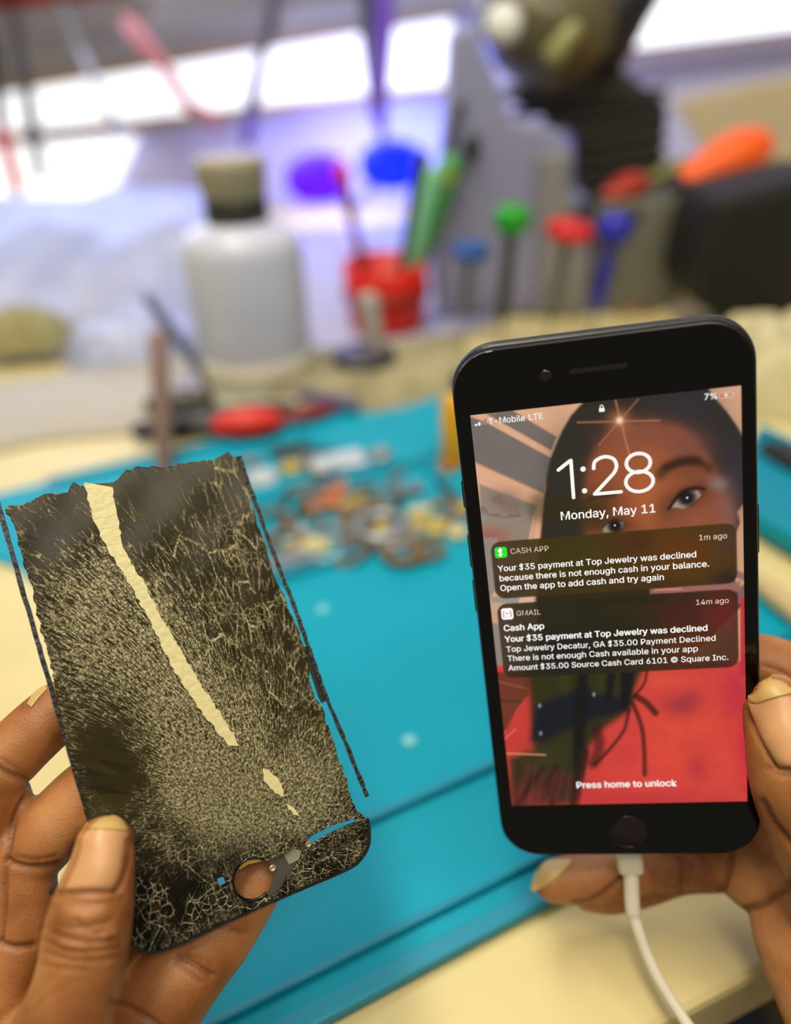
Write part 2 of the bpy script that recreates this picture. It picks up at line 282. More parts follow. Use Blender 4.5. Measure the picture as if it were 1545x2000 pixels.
[98,424,[[229,-8,198,-5,172,4,153,17,138,31,127,46,118,59,112,59,112,0,53,0,53,509,114,509,114,319,118,319,127,331,137,346,152,360,171,373,197,381,229,384,274,378,313,361,345,332,370,293,379,270,385,245,389,218,390,189,389,160,385,133,379,108,370,84,346,45,313,16,274,-2],[220,47,253,51,279,66,301,88,316,117,325,151,328,189,325,227,316,261,301,290,280,311,253,325,220,330,188,325,161,312,140,291,125,263,116,229,113,189,116,150,125,115,140,86,162,65,188,51]]],
[99,396,[[207,-8,182,-7,159,-2,137,6,117,16,98,30,82,46,68,64,56,85,46,108,40,133,36,159,34,187,36,216,40,243,46,268,56,291,68,312,82,330,98,346,117,360,137,371,159,378,182,383,207,384,234,383,260,377,284,368,305,356,324,341,340,322,353,301,362,277,303,262,298,276,290,289,281,301,270,311,257,319,242,325,226,329,207,330,173,325,145,310,124,287,108,258,99,224,96,187,99,151,108,117,124,89,145,66,173,51,207,46,226,48,243,52,258,58,271,66,282,76,292,89,299,102,304,117,363,102,354,78,341,56,325,37,306,21,285,9,261,-1,235,-6]]],
[100,424,[[195,-8,151,-2,111,16,79,45,55,84,46,108,39,133,35,160,34,189,35,218,39,245,46,270,55,293,79,332,112,361,151,378,196,384,228,381,253,373,272,360,287,346,298,331,306,319,311,319,311,509,372,509,372,0,313,0,313,59,307,59,298,46,287,31,272,17,252,4,227,-5],[205,47,236,51,263,65,284,86,299,115,309,150,312,189,309,229,300,263,284,291,263,312,237,325,205,330,172,325,145,311,124,290,108,261,99,227,96,189,99,151,109,117,124,88,145,66,172,51]]],
[101,404,[[212,-8,185,-7,161,-2,138,6,117,16,98,30,82,46,68,64,56,85,46,108,40,132,35,159,34,187,35,215,39,242,46,267,55,290,67,311,81,329,97,346,115,359,135,370,157,378,180,383,205,384,236,382,266,374,294,361,319,341,341,315,357,282,368,242,371,194,371,169,75,169,75,221,338,221,310,202,307,237,298,269,283,294,263,314,237,326,205,330,173,326,146,313,125,294,109,270,99,241,96,211,96,178,100,139,110,106,128,80,151,61,179,50,212,46,234,48,254,53,271,61,285,73,297,88,306,105,365,91,353,63,335,39,311,19,283,4,249,-5]]],
[103,425,[[207,-151,168,-148,134,-140,105,-127,82,-110,64,-91,51,-69,101,-41,110,-53,122,-66,136,-78,154,-88,178,-95,207,-97,249,-92,282,-75,304,-47,311,-6,311,68,306,68,298,56,287,41,272,28,252,16,227,8,195,5,152,10,113,27,80,53,55,90,46,112,39,136,35,163,34,191,35,220,39,246,46,271,55,293,80,332,112,361,152,378,196,384,228,382,253,373,273,360,288,346,299,331,308,319,313,319,313,379,372,379,372,-9,367,-54,350,-90,324,-117,291,-136,251,-147],[205,59,237,63,264,75,285,95,300,121,309,154,312,193,309,231,300,264,285,291,264,312,237,325,205,330,172,325,145,312,124,290,109,262,99,229,96,193,99,155,109,123,124,96,145,76,172,63]]],
[104,410,[[114,227,114,0,53,0,53,509,114,509,114,287,102,287,124,332,152,362,187,379,227,384,264,380,295,369,321,349,341,321,353,285,357,240,357,0,296,0,296,235,290,275,273,304,246,323,210,329,184,326,161,317,141,303,126,283,117,257]]],
[105,166,[[53,0,53,379,114,379,114,0],[84,443,67,446,54,455,44,468,41,483,44,499,54,512,67,521,84,524,100,521,114,512,123,499,126,483,123,468,114,455,100,446]]],
[107,380,[[110,137,110,212,121,212,284,379,360,379,184,199,177,199],[53,0,53,509,114,509,114,0],[294,0,148,186,191,229,372,0]]],
[108,189,[[139,-2,101,3,74,20,58,47,53,84,53,509,114,509,114,99,115,77,120,62,130,54,146,52,160,53,170,54,181,3,162,-1,151,-2]]],
[109,610,[[53,0,53,379,112,379,112,295,108,295,118,323,132,346,151,363,172,376,195,384,219,386,257,380,287,361,309,331,321,295,312,295,322,321,337,343,357,361,381,375,407,383,437,386,468,383,497,372,522,354,541,328,553,296,557,255,557,0,496,0,496,254,490,289,473,313,447,326,419,330,395,328,374,320,358,307,345,290,338,270,335,247,335,0,274,0,274,260,269,288,253,311,229,326,199,330,178,328,158,320,140,307,126,289,117,266,114,238,114,0]]],
[110,410,[[114,227,114,0,53,0,53,379,112,379,112,287,102,287,124,332,152,362,187,379,227,384,264,380,295,369,321,349,341,321,353,285,357,240,357,0,296,0,296,235,290,275,273,304,246,323,210,329,184,326,161,317,141,303,126,283,117,257]]],
[111,415,[[207,-8,182,-7,159,-2,137,6,117,16,98,30,82,46,68,64,56,85,46,108,40,133,36,159,34,187,36,216,40,243,46,268,56,291,68,312,82,330,98,346,117,360,137,371,159,378,182,383,207,384,233,383,256,378,278,371,299,360,317,346,333,330,347,312,359,291,369,268,376,243,380,216,381,187,380,159,376,133,369,108,359,85,347,64,333,46,317,30,299,16,278,6,256,-2,233,-7],[207,46,242,51,270,66,292,89,307,117,316,151,319,187,316,224,307,258,292,287,270,310,242,325,207,330,173,325,145,310,124,287,108,258,99,224,96,187,99,151,108,117,124,89,145,66,173,51]]],
[112,424,[[53,-143,53,379,112,379,112,319,118,319,126,331,137,346,152,360,171,373,197,381,229,384,274,378,313,361,345,332,370,293,379,270,385,245,389,218,390,189,389,160,385,133,379,108,370,84,346,45,313,16,274,-2,229,-8,198,-5,173,4,153,17,138,31,127,46,118,59,114,59,114,-143],[220,47,253,51,279,66,301,88,316,117,325,151,328,189,325,227,316,261,301,290,280,311,253,325,220,330,188,325,161,312,140,291,125,263,116,229,113,189,116,150,125,115,140,86,162,65,188,51]]],
[113,424,[[372,-143,311,-143,311,59,306,59,298,46,287,31,272,17,252,4,227,-5,195,-8,151,-2,111,16,79,45,55,84,46,108,39,133,35,160,34,189,35,218,39,245,46,270,55,293,79,332,112,361,151,378,196,384,228,381,253,373,272,360,287,346,298,331,307,319,313,319,313,379,372,379],[205,47,236,51,263,65,284,86,299,115,309,150,312,189,309,229,300,263,284,291,263,312,237,325,205,330,172,325,145,311,124,290,108,261,99,227,96,189,99,151,109,117,124,88,145,66,172,51]]],
[114,259,[[53,0,53,379,112,379,112,321,115,321,130,347,152,367,181,380,213,385,229,384,243,384,243,322,230,324,219,325,207,326,182,323,159,315,140,301,126,284,117,262,114,237,114,0]]],
[115,365,[[182,-8,145,-5,112,3,84,18,62,38,45,63,36,94,94,107,105,79,124,60,150,49,181,45,217,50,244,62,262,81,268,103,265,121,254,136,237,147,212,155,149,170,104,186,72,208,53,237,47,274,51,305,65,332,87,354,115,370,149,381,187,384,223,381,254,372,279,358,299,339,314,316,324,290,268,277,258,298,243,316,219,328,187,333,156,329,131,317,114,299,109,277,112,258,124,243,144,232,172,223,229,209,275,194,306,171,325,142,331,107,326,75,312,47,290,24,260,6,223,-5]]],
[116,227,[[204,379,204,327,6,327,6,379],[65,471,126,471,126,98,128,76,136,61,150,53,170,50,185,51,202,54,213,2,203,-1,192,-3,180,-4,168,-4,125,2,92,21,72,52,65,93]]],
[117,410,[[182,-5,146,-1,115,11,89,31,69,59,57,95,53,139,53,379,114,379,114,144,119,105,137,75,164,56,200,50,226,53,249,62,268,77,283,97,293,122,296,153,296,379,357,379,357,0,298,0,298,92,307,92,297,67,286,47,272,30,257,17,222,0]]],
[118,389,[[163,0,17,379,84,379,165,155,177,121,187,87,196,53,206,21,184,21,194,53,203,87,213,121,224,155,305,379,371,379,226,0]]],
[119,567,[[138,0,23,379,87,379,133,214,143,177,154,137,159,115,165,91,170,67,175,41,165,41,170,66,175,90,180,113,186,135,196,176,206,214,252,379,316,379,362,214,371,176,382,136,387,114,392,91,397,67,402,41,391,41,397,66,402,90,408,113,413,135,423,176,434,214,480,379,545,379,429,0,368,0,319,172,305,225,297,252,291,280,277,338,291,338,277,280,270,252,263,225,255,198,248,172,199,0]]],
[121,389,[[47,-139,61,-86,71,-87,88,-90,104,-89,118,-84,130,-74,141,-58,151,-36,163,-1,17,379,84,379,165,155,177,121,187,87,196,53,206,21,184,21,193,53,202,87,212,121,224,155,305,379,371,379,204,-58,191,-85,177,-107,159,-124,139,-136,117,-143,91,-145,77,-145,65,-143]]],
[169,637,[[173,254,178,293,193,328,216,358,247,382,282,397,321,402,355,398,386,386,414,368,436,345,452,317,460,286,400,286,391,309,372,328,348,340,321,344,297,341,276,332,257,318,243,299,234,278,231,254,234,230,243,209,257,191,276,177,297,168,321,165,347,169,370,181,386,199,395,223,455,223,447,191,432,163,411,140,385,122,355,110,321,107,282,112,247,126,216,150,193,180,178,215],[318,-8,291,-7,266,-3,241,4,216,12,193,24,172,37,152,52,133,69,116,88,101,108,87,130,76,153,67,177,61,202,57,228,56,254,57,281,61,307,67,332,76,356,87,379,101,401,116,421,133,440,152,457,172,472,193,485,216,496,241,505,266,511,291,515,318,517,345,515,371,511,396,505,420,496,443,485,465,472,485,457,504,440,521,421,536,401,549,379,560,356,569,332,575,307,579,281,580,254,579,228,575,202,569,177,560,153,549,130,536,108,521,88,504,69,485,52,465,37,443,24,420,12,396,4,371,-3,345,-7],[318,51,359,55,397,67,432,86,462,111,487,141,506,176,517,214,521,254,517,295,506,333,487,368,462,398,432,423,397,442,359,454,318,457,278,454,240,442,205,423,175,398,150,368,131,333,119,295,115,254,119,214,131,176,150,141,175,111,205,86,240,67,278,55]]],
[32,187,[]],
]
GL = {chr(q[0]): [q[1], [[(l[i], l[i + 1]) for i in range(0, len(l), 2)] for l in q[2]]] for q in OUTLINES}
# ================================================================ working phone (right)
def posemat(t, R, s=1.0):
    X = [RT * R[0][j] - UP * R[1][j] + FW * R[2][j] for j in range(3)]     # camera frame (x right, y down, z forward) to world
    ax, ay, az = X[0], -X[1], -X[2]
    o = C0 + RT * t[0] - UP * t[1] + FW * t[2]
    return Matrix(((ax.x * s, ay.x * s, az.x * s, o.x), (ax.y * s, ay.y * s, az.y * s, o.y), (ax.z * s, ay.z * s, az.z * s, o.z), (0, 0, 0, 1)))
PR = posemat((0.06152, 0.02938, 0.21251), ((0.98039, 0.13111, 0.1471), (-0.08727, 0.95822, -0.27239), (-0.17667, 0.25422, 0.95087)))
m_blackglass = mat('black_glass', '040302', .07, spec=.3)
m_rim = mat('black_rim_gloss', '15130f', .22, metal=.3)
m_case = mat('black_rubber', '100f0c', .38, bump=.05, bscale=900)
phone = thing('smartphone', (0, 0, 0), 'working black smartphone in the right hand, lock screen lit and charging', 'phone', matrix=PR)
def part(mb, name, m, parent, **k):
    o = mb.build(name, m, None, **k); o.parent = parent; return o
GX0, GX1, GY0, GY1 = -.0382, .0378, -.0792, .0771
part(MB().prism(rrect(GX0, GY0, GX1, GY1, .0115, 10), -.0016, -.00005), 'front_glass', m_blackglass, phone, bevel=.0005, seg=3)
part(MB().prism(rrect(GX0 - .0003, GY0 - .0003, GX1 + .0003, GY1 + .0003, .0118, 10), -.0030, -.0017), 'display_frame', m_rim, phone, bevel=.0004)
part(MB().prism(rrect(-.0386, -.0794, .0392, .0788, .0122, 12), -.0092, -.0031), 'rear_housing', m_case, phone, bevel=.0016, seg=4)
part(MB().prism(rrect(-.0388, -.0796, .0394, .0790, .0124, 12), -.0066, -.0056), 'housing_rim', m_rim, phone, bevel=.0003)
for y0, y1, n in ((.034, .042, 'mute_switch'), (.016, .026, 'volume_button'), (.002, .012, 'volume_button')):
    part(MB().prism(rrect(-.0391, y0, -.0384, y1, .0004, 3), -.0068, -.0050), n, m_rim, phone)
part(MB().prism(rrect(.0390, .014, .0396, .028, .0004, 3), -.0068, -.0050), 'power_button', m_rim, phone)
# home button, earpiece, camera
ring = MB()
prof = [(.0053, -.0001), (.0053, .00012), (.00555, .00012), (.00555, -.0001)]
n = 48
vs = [(r * math.cos(2 * math.pi * i / n), -.0709 + r * math.sin(2 * math.pi * i / n), z) for r, z in prof for i in range(n)]
ring.add(vs, [(j * n + i, j * n + (i + 1) % n, (j + 1) * n + (i + 1) % n, (j + 1) * n + i) for j in range(3) for i in range(n)], True)
hb_ = part(MB().lathe([(.0053, -.0003), (.0053, .00001), (.0050, .00004)], (0.0003, -.0709, 0), n=40), 'home_button', mat('home_button_black', '170a08', .18), phone)
o = part(ring, 'button_ring', mat('button_ring_metal', '3a342c', .25, metal=.8), hb_)
part(MB().prism(rrect(-.0076, .0686, .0070, .0698, .0006, 5), -.0001, .00006), 'earpiece_slot', mat('earpiece_mesh', '241f14', .45, metal=.4), phone)
part(MB().lathe([(.0016, -.0002), (.0016, .00005), (.0009, .00008)], (-.0136, .0689, 0), n=24), 'front_camera', mat('camera_lens', '15130f', .2), phone)

# ---- wallpaper painted as a colour attribute on the flat display
NU, NV = 330, 586
sx = np.linspace(-.0342, .0342, NU); sy = np.linspace(-.0608, .0608, NV)
GXX, GYY = np.meshgrid(sx, sy); gx, gy = GXX.ravel(), GYY.ravel()
Rn = np.array(((0.98039, 0.13111, 0.1471), (-0.08727, 0.95822, -0.27239), (-0.17667, 0.25422, 0.95087)))
Xc = np.stack([gx, -gy, 0 * gx], 1) @ Rn.T + np.array((0.06152, 0.02938, 0.21251))
PX = 772.5 + FPX * Xc[:, 0] / Xc[:, 2]; PY = 1000 + FPX * Xc[:, 1] / Xc[:, 2]   # drawing units of the wallpaper artwork
img = np.zeros((len(gx), 3)) + np.array(lin('dba885'))
def sdpoly(pts, X=None, Y=None):
    X = PX if X is None else X; Y = PY if Y is None else Y
    P = np.array(pts, float); d = np.full(len(X), 1e9); ins = np.zeros(len(X), bool)
    for i in range(len(P)):
        a = P[i]; b = P[(i + 1) % len(P)]; e = b - a; L = e @ e + 1e-9
        t = np.clip(((X - a[0]) * e[0] + (Y - a[1]) * e[1]) / L, 0, 1)
        d = np.minimum(d, np.hypot(X - a[0] - t * e[0], Y - a[1] - t * e[1]))
        c = ((a[1] > Y) != (b[1] > Y)); xx = a[0] + (Y - a[1]) * e[0] / (e[1] if abs(e[1]) > 1e-9 else 1e-9)
        ins ^= c & (X < xx)
    return np.where(ins, -d, d)
def sdline(pts):
    P = np.array(pts, float); d = np.full(len(PX), 1e9)
    for i in range(len(P) - 1):
        a = P[i]; e = P[i + 1] - a; L = e @ e + 1e-9
        t = np.clip(((PX - a[0]) * e[0] + (PY - a[1]) * e[1]) / L, 0, 1)
        d = np.minimum(d, np.hypot(PX - a[0] - t * e[0], PY - a[1] - t * e[1]))
    return d
def mix(mask, c, k=1.0):
    global img
    mk = (np.clip(mask, 0, 1) * k)[:, None]; img = img * (1 - mk) + np.array(lin(c)) * mk
def pol(pts, c, soft=2.0, k=1.0): mix(1 / (1 + np.exp(np.clip(sdpoly(pts) / soft * 2, -40, 40))), c, k)
def ell(cx, cy, rx, ry, c, k=1.0, rot=0, p=2):
    a = rad(rot); dx, dy = PX - cx, PY - cy; u = (dx * math.cos(a) + dy * math.sin(a)) / rx; v = (-dx * math.sin(a) + dy * math.cos(a)) / ry
    mix(np.exp(-(u * u + v * v) ** (p / 2) * 1.2), c, k)
def lin_(pts, wd, c, k=1.0, soft=1.0): mix(1 / (1 + np.exp(np.clip((sdline(spline(pts, 5) if len(pts) > 2 else pts) - wd / 2) / soft * 2, -40, 40))), c, k)
def fbm(sc, seed):
    r = np.random.default_rng(seed); out = 0
    for o_ in range(4):
        n_ = int(sc * 2 ** o_) + 2; g = r.random((n_ * 2 + 2, n_ + 2)); fx = (gx + .0342) / .0684 * n_ * .999; fy = (gy + .0608) / .1216 * n_ * 1.78 * .999
        ix, iy = fx.astype(int), fy.astype(int); tx, ty = fx - ix, fy - iy; tx = tx * tx * (3 - 2 * tx); ty = ty * ty * (3 - 2 * ty)
        iy = np.clip(iy, 0, g.shape[0] - 2); out = out + ((g[iy, ix] * (1 - tx) + g[iy, ix + 1] * tx) * (1 - ty) + (g[iy + 1, ix] * (1 - tx) + g[iy + 1, ix + 1] * tx) * ty) / 2 ** o_
    return out / 1.875
nz = fbm(7, 1); nz2 = fbm(16, 2)
# room behind
pol([(949, 808), (999, 800), (1087, 853), (1077, 880)], '756a61', 1.5)
pol([(915, 812), (950, 825), (1078, 895), (1062, 964), (925, 902)], '736965', 1.5)
lin_([(925, 901), (1064, 964)], 3, 'b07a5e', .8)
pol([(936, 945), (1047, 987), (1041, 1014), (1030, 1062), (940, 1062)], '8f8272', 2)
mix((nz > .5) * 1.0 * (sdpoly([(936, 948), (1000, 968), (1018, 1010), (985, 1012), (940, 1005)]) < 0), '7d615c', .8)
ell(985, 975, 34, 26, '7e6660', .8); ell(1003, 990, 20, 16, '76644f', .6); ell(960, 1050, 38, 24, '9e5a4b', .95); ell(945, 1010, 14, 12, '8d8f86', .6)
lin_([(1049, 985), (1040, 1055)], 3, 'b98f6c', .8)
# hood and hair
hood = [(1143, 780), (1115, 811), (1098, 840), (1088, 862), (1075, 895), (1067, 930), (1061, 989), (1052, 1080), (1050, 1330), (1300, 1330), (1452, 1180), (1452, 1040), (1440, 1000), (1455, 980), (1455, 860), (1440, 832), (1420, 803), (1395, 775), (1374, 745), (1200, 740)]
pol(hood, '2b2721', 2)
ell(1340, 790, 80, 40, '2c2a33', .8); ell(1440, 920, 40, 90, '2e2b35', .8); ell(1100, 900, 40, 80, '2a2c25', .6)
face = [(1150, 905), (1165, 876), (1188, 848), (1217, 832), (1273, 824), (1325, 831), (1355, 850), (1380, 885), (1402, 925), (1420, 965), (1432, 1010), (1432, 1100), (1300, 1200), (1170, 1200), (1150, 1080), (1140, 1020), (1142, 960)]
pol(face, '8a4a2e', 9)
ell(1270, 930, 70, 75, 'a85c33', .75); ell(1250, 850, 70, 30, '7a4a3c', .6); ell(1345, 870, 50, 35, '6b4540', .6); ell(1420, 1000, 26, 60, '7d5a58', .6)
ell(1400, 945, 20, 14, '8f7d78', .8); ell(1370, 1015, 50, 22, '8f5038', .7); ell(1300, 1000, 22, 30, '5f3526', .5)
ell(1262, 990, 26, 60, 'b06028', .5); ell(1175, 985, 38, 36, '3a2c10', .75)
lin_([(1290, 926), (1304, 914), (1330, 903), (1360, 902)], 20, '2e1a14', .8, 6); lin_([(1300, 912), (1335, 900), (1360, 900), (1384, 914)], 15, '2a1813', .85, 6); ell(1345, 925, 50, 12, '6a3a2a', .5, -10)
lin_([(1149, 976), (1170, 968), (1199, 966)], 10, '2a1c10', .8, 4)
ell(1345, 968, 52, 24, '3b1f18', .9, -24)
pol([(1312, 990), (1323, 976), (1342, 962), (1363, 958), (1369, 967), (1354, 982), (1335, 993)], 'a08e86', 1.8)
ell(1341, 972, 21, 18, '141014', 1, 0, 6); ell(1342, 972, 1.9, 1.9, 'ffffff', 1, 0, 4); lin_([(1306, 994), (1325, 968), (1352, 953), (1376, 955)], 6, '1f100d', .9, 1.5)
ell(1200, 1026, 36, 18, '2a1d0f', .9)
pol([(1177, 1034), (1186, 1024), (1202, 1017), (1217, 1020), (1216, 1030), (1200, 1038), (1180, 1040)], '9c8c7c', 1.5)
ell(1201, 1027, 16, 15, '0e0c0a', 1, 0, 6); ell(1201, 1026, 1.7, 1.7, 'ffffff', 1, 0, 4)
lin_([(1060, 990), (1110, 1000), (1150, 1010)], 60, '2d2708', .75, 12)
# sparkle in the wallpaper
for a, b, wdt, k in (((1128, 825), (1288, 821), 2.2, .55), ((1202, 782), (1229, 888), 2.4, .6), ((1246, 780), (1169, 870), 2, .45)): lin_([a, b], wdt, 'd98a63', k, 1.4)
ell(1210, 821, 22, 20, 'c07850', .6); ell(1210, 821, 7, 7, 'ffd9b8', 1)
# right edge by the cheek
pol([(1436, 1045), (1455, 1000), (1455, 1160), (1436, 1150)], 'c79a78', 2); pol([(1430, 1110), (1456, 1120), (1456, 1135), (1430, 1125)], '8a6a60', 2); pol([(1440, 1148), (1456, 1140), (1456, 1180), (1440, 1180)], '7d5f5c', 2)
# left edge by the cards
pol([(938, 1050), (972, 1050), (976, 1140), (950, 1180), (945, 1180)], '93857a', 2)
pol([(958, 1165), (1020, 1165), (1020, 1182), (958, 1182)], '9a8f86', 2); pol([(1016, 1165), (1046, 1163), (1045, 1180), (1012, 1180)], 'd6b195', 1.5)
pol([(955, 1175), (985, 1178), (990, 1215), (962, 1215)], 'c79f80', 2); pol([(960, 1215), (990, 1222), (1000, 1322), (970, 1322)], '8c8478', 2)
pol([(1045, 1160), (1300, 1145), (1300, 1180), (1045, 1185)], '2a230f', 3); pol([(1270, 1148), (1445, 1136), (1445, 1155), (1270, 1160)], '98625a', 2.5); lin_([(1280, 1152), (1330, 1150)], 3, 'e08a70', .8)
# clothing
pol([(960, 1300), (1480, 1290), (1480, 1600), (960, 1600)], 'cf3f38', 2); pol([(1445, 1165), (1480, 1165), (1480, 1320), (1445, 1320)], 'bf2f38', 2)
ell(1340, 1410, 90, 60, 'dd4c33', .8); ell(1300, 1500, 80, 60, 'e04a38', .6); ell(1400, 1500, 50, 80, 'd8493a', .7); ell(1440, 1350, 40, 60, 'b22d49', .6); ell(1455, 1450, 14, 60, 'c52c4c', .8)
ell(1330, 1378, 44, 26, '8f2a3a', .75); ell(1352, 1360, 24, 16, '7f2b3c', .4); ell(1300, 1330, 60, 16, 'dc5238', .6); ell(1362, 1498, 26, 32, 'a82a36', .6); ell(1225, 1475, 30, 24, 'c4333a', .5); ell(1250, 1560, 200, 18, 'b52a33', .55)
mix(np.clip((nz2 - .45) * 3, 0, 1) * (PY > 1310), 'a82a30', .25)
pol([(965, 1310), (1032, 1320), (1032, 1357), (1010, 1385), (990, 1425), (970, 1430)], '6d3322', 2); lin_([(972, 1330), (1030, 1345)], 5, '8a4a34', .8); lin_([(978, 1368), (1018, 1370)], 4, '4c241a', .8)
pol([(988, 1430), (1010, 1390), (1031, 1364), (1041, 1465), (985, 1476)], 'c43a32', 3)
hair = [(1024, 1300), (1262, 1295), (1240, 1345), (1228, 1388), (1196, 1412), (1172, 1428), (1150, 1462), (1136, 1500), (1118, 1570), (1000, 1575), (994, 1480), (1041, 1464), (1034, 1370)]
pol(hair, '2e2b10', 6); ell(1060, 1490, 40, 40, '3a3419', .7); ell(1075, 1530, 70, 22, '3a1c1c', .7); ell(1030, 1560, 40, 26, '7a2a2c', .8)
pol([(1046, 1380), (1142, 1336), (1162, 1352), (1216, 1362), (1226, 1388), (1150, 1408), (1108, 1425), (1061, 1450), (1036, 1445)], '10121f', 7)
for k_, c_ in ((1100, '3a3a14'), (1172, '34330f'), (1200, '30300f')): lin_([(k_, 1310), (k_ + 4, 1345)], 16, c_, .6, 6)
pol([(1128, 1310), (1148, 1310), (1146, 1400), (1140, 1500), (1122, 1560), (1118, 1440)], '0f0e0c', 5); pol([(1186, 1305), (1204, 1305), (1196, 1370), (1180, 1370)], '101010', 4); pol([(1212, 1300), (1240, 1300), (1232, 1380), (1212, 1385)], '0d0d10', 4)
lin_([(1166, 1425), (1170, 1460), (1158, 1490)], 22, '2c120e', .8, 5)
for pts, wdt in (([(1236, 1362), (1258, 1335), (1264, 1305)], 6), ([(1228, 1385), (1219, 1425), (1189, 1465), (1162, 1492)], 7), ([(1234, 1370), (1252, 1415), (1258, 1460), (1259, 1512)], 9), ([(1242, 1360), (1262, 1372), (1280, 1392)], 13), ([(1142, 1470), (1132, 1520), (1122, 1570)], 18), ([(1060, 1500), (1030, 1540), (1012, 1570)], 12), ([(1085, 1500), (1075, 1540), (1080, 1575)], 12)):
    lin_(pts, wdt, '26170c', .85, 2.2)
for a in range(14): x_ = 1000 + a * 9; lin_([(x_ + 14 + (a * 53) % 11, 1495 + (a * 37) % 35), (x_ + (a * 29) % 9, 1580)], 2 + (a * 7) % 5, '9a3034' if a % 2 else '2a1312', .28, 5)
lin_([(985, 1471), (1065, 1474)], 2.2, 'e09a70', .9); lin_([(986, 1443), (1007, 1424)], 2, 'e08a70', .7)
for q in ((1054, 1378), (1056, 1432), (1160, 1356)): ell(q[0], q[1], 3, 4, 'a8a8a8', .7)
# notification cards
MX, MY = gx * 1000, gy * 1000
def card(y0, y1, base, blobs):
    d = sdpoly(rrect(-32.5, y0, 32.55, y1, 2.9, 8), MX, MY); mk = 1 / (1 + np.exp(np.clip(d / .07, -40, 40)))
    global img
    keep = img.copy(); img = np.zeros_like(img) + np.array(lin(base))
    for b in blobs: ell(*b)
    img = keep * (1 - mk)[:, None] + (img * .93 + keep * .07 * .5) * mk[:, None]
card(7.7, 24.8, '3c300c', [(965, 1090, 40, 60, '463426', .9), (1000, 1150, 60, 25, '33231a', .9), (1120, 1090, 60, 40, '403608', .6), (1330, 1080, 100, 60, '5f3305', .9), (1240, 1060, 40, 25, '45230c', .8), (1430, 1060, 40, 30, '4a3024', .8), (1425, 1130, 40, 20, '2f1a1e', .9), (1300, 1150, 90, 18, '3a2108', .6)])
card(-17.3, 6.1, '25210f', [(985, 1240, 30, 90, '46352a', .9), (1060, 1215, 50, 40, '2b2410', .6), (1100, 1270, 70, 50, '17161c', .9), (1190, 1200, 60, 40, '20200a', .8), (1330, 1200, 60, 35, '451a16', .9), (1410, 1200, 50, 60, '66201c', .95), (1340, 1265, 70, 40, '5e2c10', .9), (1260, 1300, 60, 20, '38240c', .8), (1430, 1300, 30, 25, '571f1c', .8)])
img = np.clip(img * (1 + (nz2 - .5)[:, None] * .10), 0, 1)
me = bpy.data.meshes.new('screen')
ii = (np.arange(NV - 1)[:, None] * NU + np.arange(NU - 1)[None, :]).ravel()
me.from_pydata(np.stack([gx, gy, np.full(len(gx), .00010)], 1).tolist(), [], np.stack([ii, ii + 1, ii + NU + 1, ii + NU], 1).tolist())
ca = me.color_attributes.new('art', 'FLOAT_COLOR', 'POINT'); ca.data.foreach_set('color', np.concatenate([img, np.ones((len(gx), 1))], 1).astype(np.float32).ravel())
m_scr = bpy.data.materials.new('lit_display'); m_scr.use_nodes = True; nt = m_scr.node_tree; b = nt.nodes['Principled BSDF']
an = nt.nodes.new('ShaderNodeVertexColor'); an.layer_name = 'art'; nt.links.new(an.outputs['Color'], b.inputs['Emission Color']); b.inputs['Emission Strength'].default_value = 1.0
b.inputs['Base Color'].default_value = (.004, .004, .004, 1); b.inputs['Roughness'].default_value = .08; b.inputs['Specular IOR Level'].default_value = .3
me.materials.append(m_scr); screen = bpy.data.objects.new('screen', me); COL.objects.link(screen); screen.parent = phone; screen['label'] = 'lit lock screen showing a photo of a face, the time and two notifications'

# ---- lettering (own glyph outlines)
def emis(name, c, s=1.0):
    m = bpy.data.materials.new(name); m.use_nodes = True; b = m.node_tree.nodes['Principled BSDF']
    b.inputs['Base Color'].default_value = (0, 0, 0, 1); b.inputs['Emission Color'].default_value = (*lin(c), 1); b.inputs['Emission Strength'].default_value = s; b.inputs['Roughness'].default_value = .3
    b.inputs['Specular IOR Level'].default_value = .1; return m
m_white = emis('display_white', 'fbf7f3'); m_dim = emis('display_pale', 'd9c8b4'); m_red = emis('display_red', 'e0483c'); m_green = emis('display_green', '2fe62a'); m_grey_ = emis('display_grey', '9a8478'); m_pale2 = emis('display_battery_outline', 'e0b8a0')
def outline(name, loops, m, parent, z=.0002, off=0.0, mm=.001):
    cu = bpy.data.curves.new(name, 'CURVE'); cu.dimensions = '2D'; cu.fill_mode = 'BOTH'
    for L in loops:
        sp = cu.splines.new('POLY'); sp.points.add(len(L) - 1); sp.use_cyclic_u = True
        for p, q in zip(sp.points, L): p.co = (q[0], q[1], 0, 1)
    t = bpy.data.objects.new('tmp', cu); COL.objects.link(t); bpy.context.view_layer.update()
    me = bpy.data.meshes.new_from_object(t.evaluated_get(bpy.context.evaluated_depsgraph_get())); bpy.data.objects.remove(t)
    if off:                        # heavier weight: the same outline set again a hair to each side
        bm = bmesh.new(); bm.from_mesh(me)
        for k, (ox_, oy_) in enumerate(((off, 0), (-off, 0), (0, off * .7), (0, -off * .7))):
            m2 = me.copy(); m2.transform(Matrix.Translation((ox_, oy_, .004 * (k + 1)))); bm.from_mesh(m2)
        bm.to_mesh(me); bm.free()
    me.transform(Matrix.Diagonal((mm, mm, mm, 1))); me.name = name; me.materials.clear(); me.materials.append(m)
    o = bpy.data.objects.new(name, me); COL.objects.link(o); o.parent = parent; o.location.z = z; return o
glyph_mesh = {}
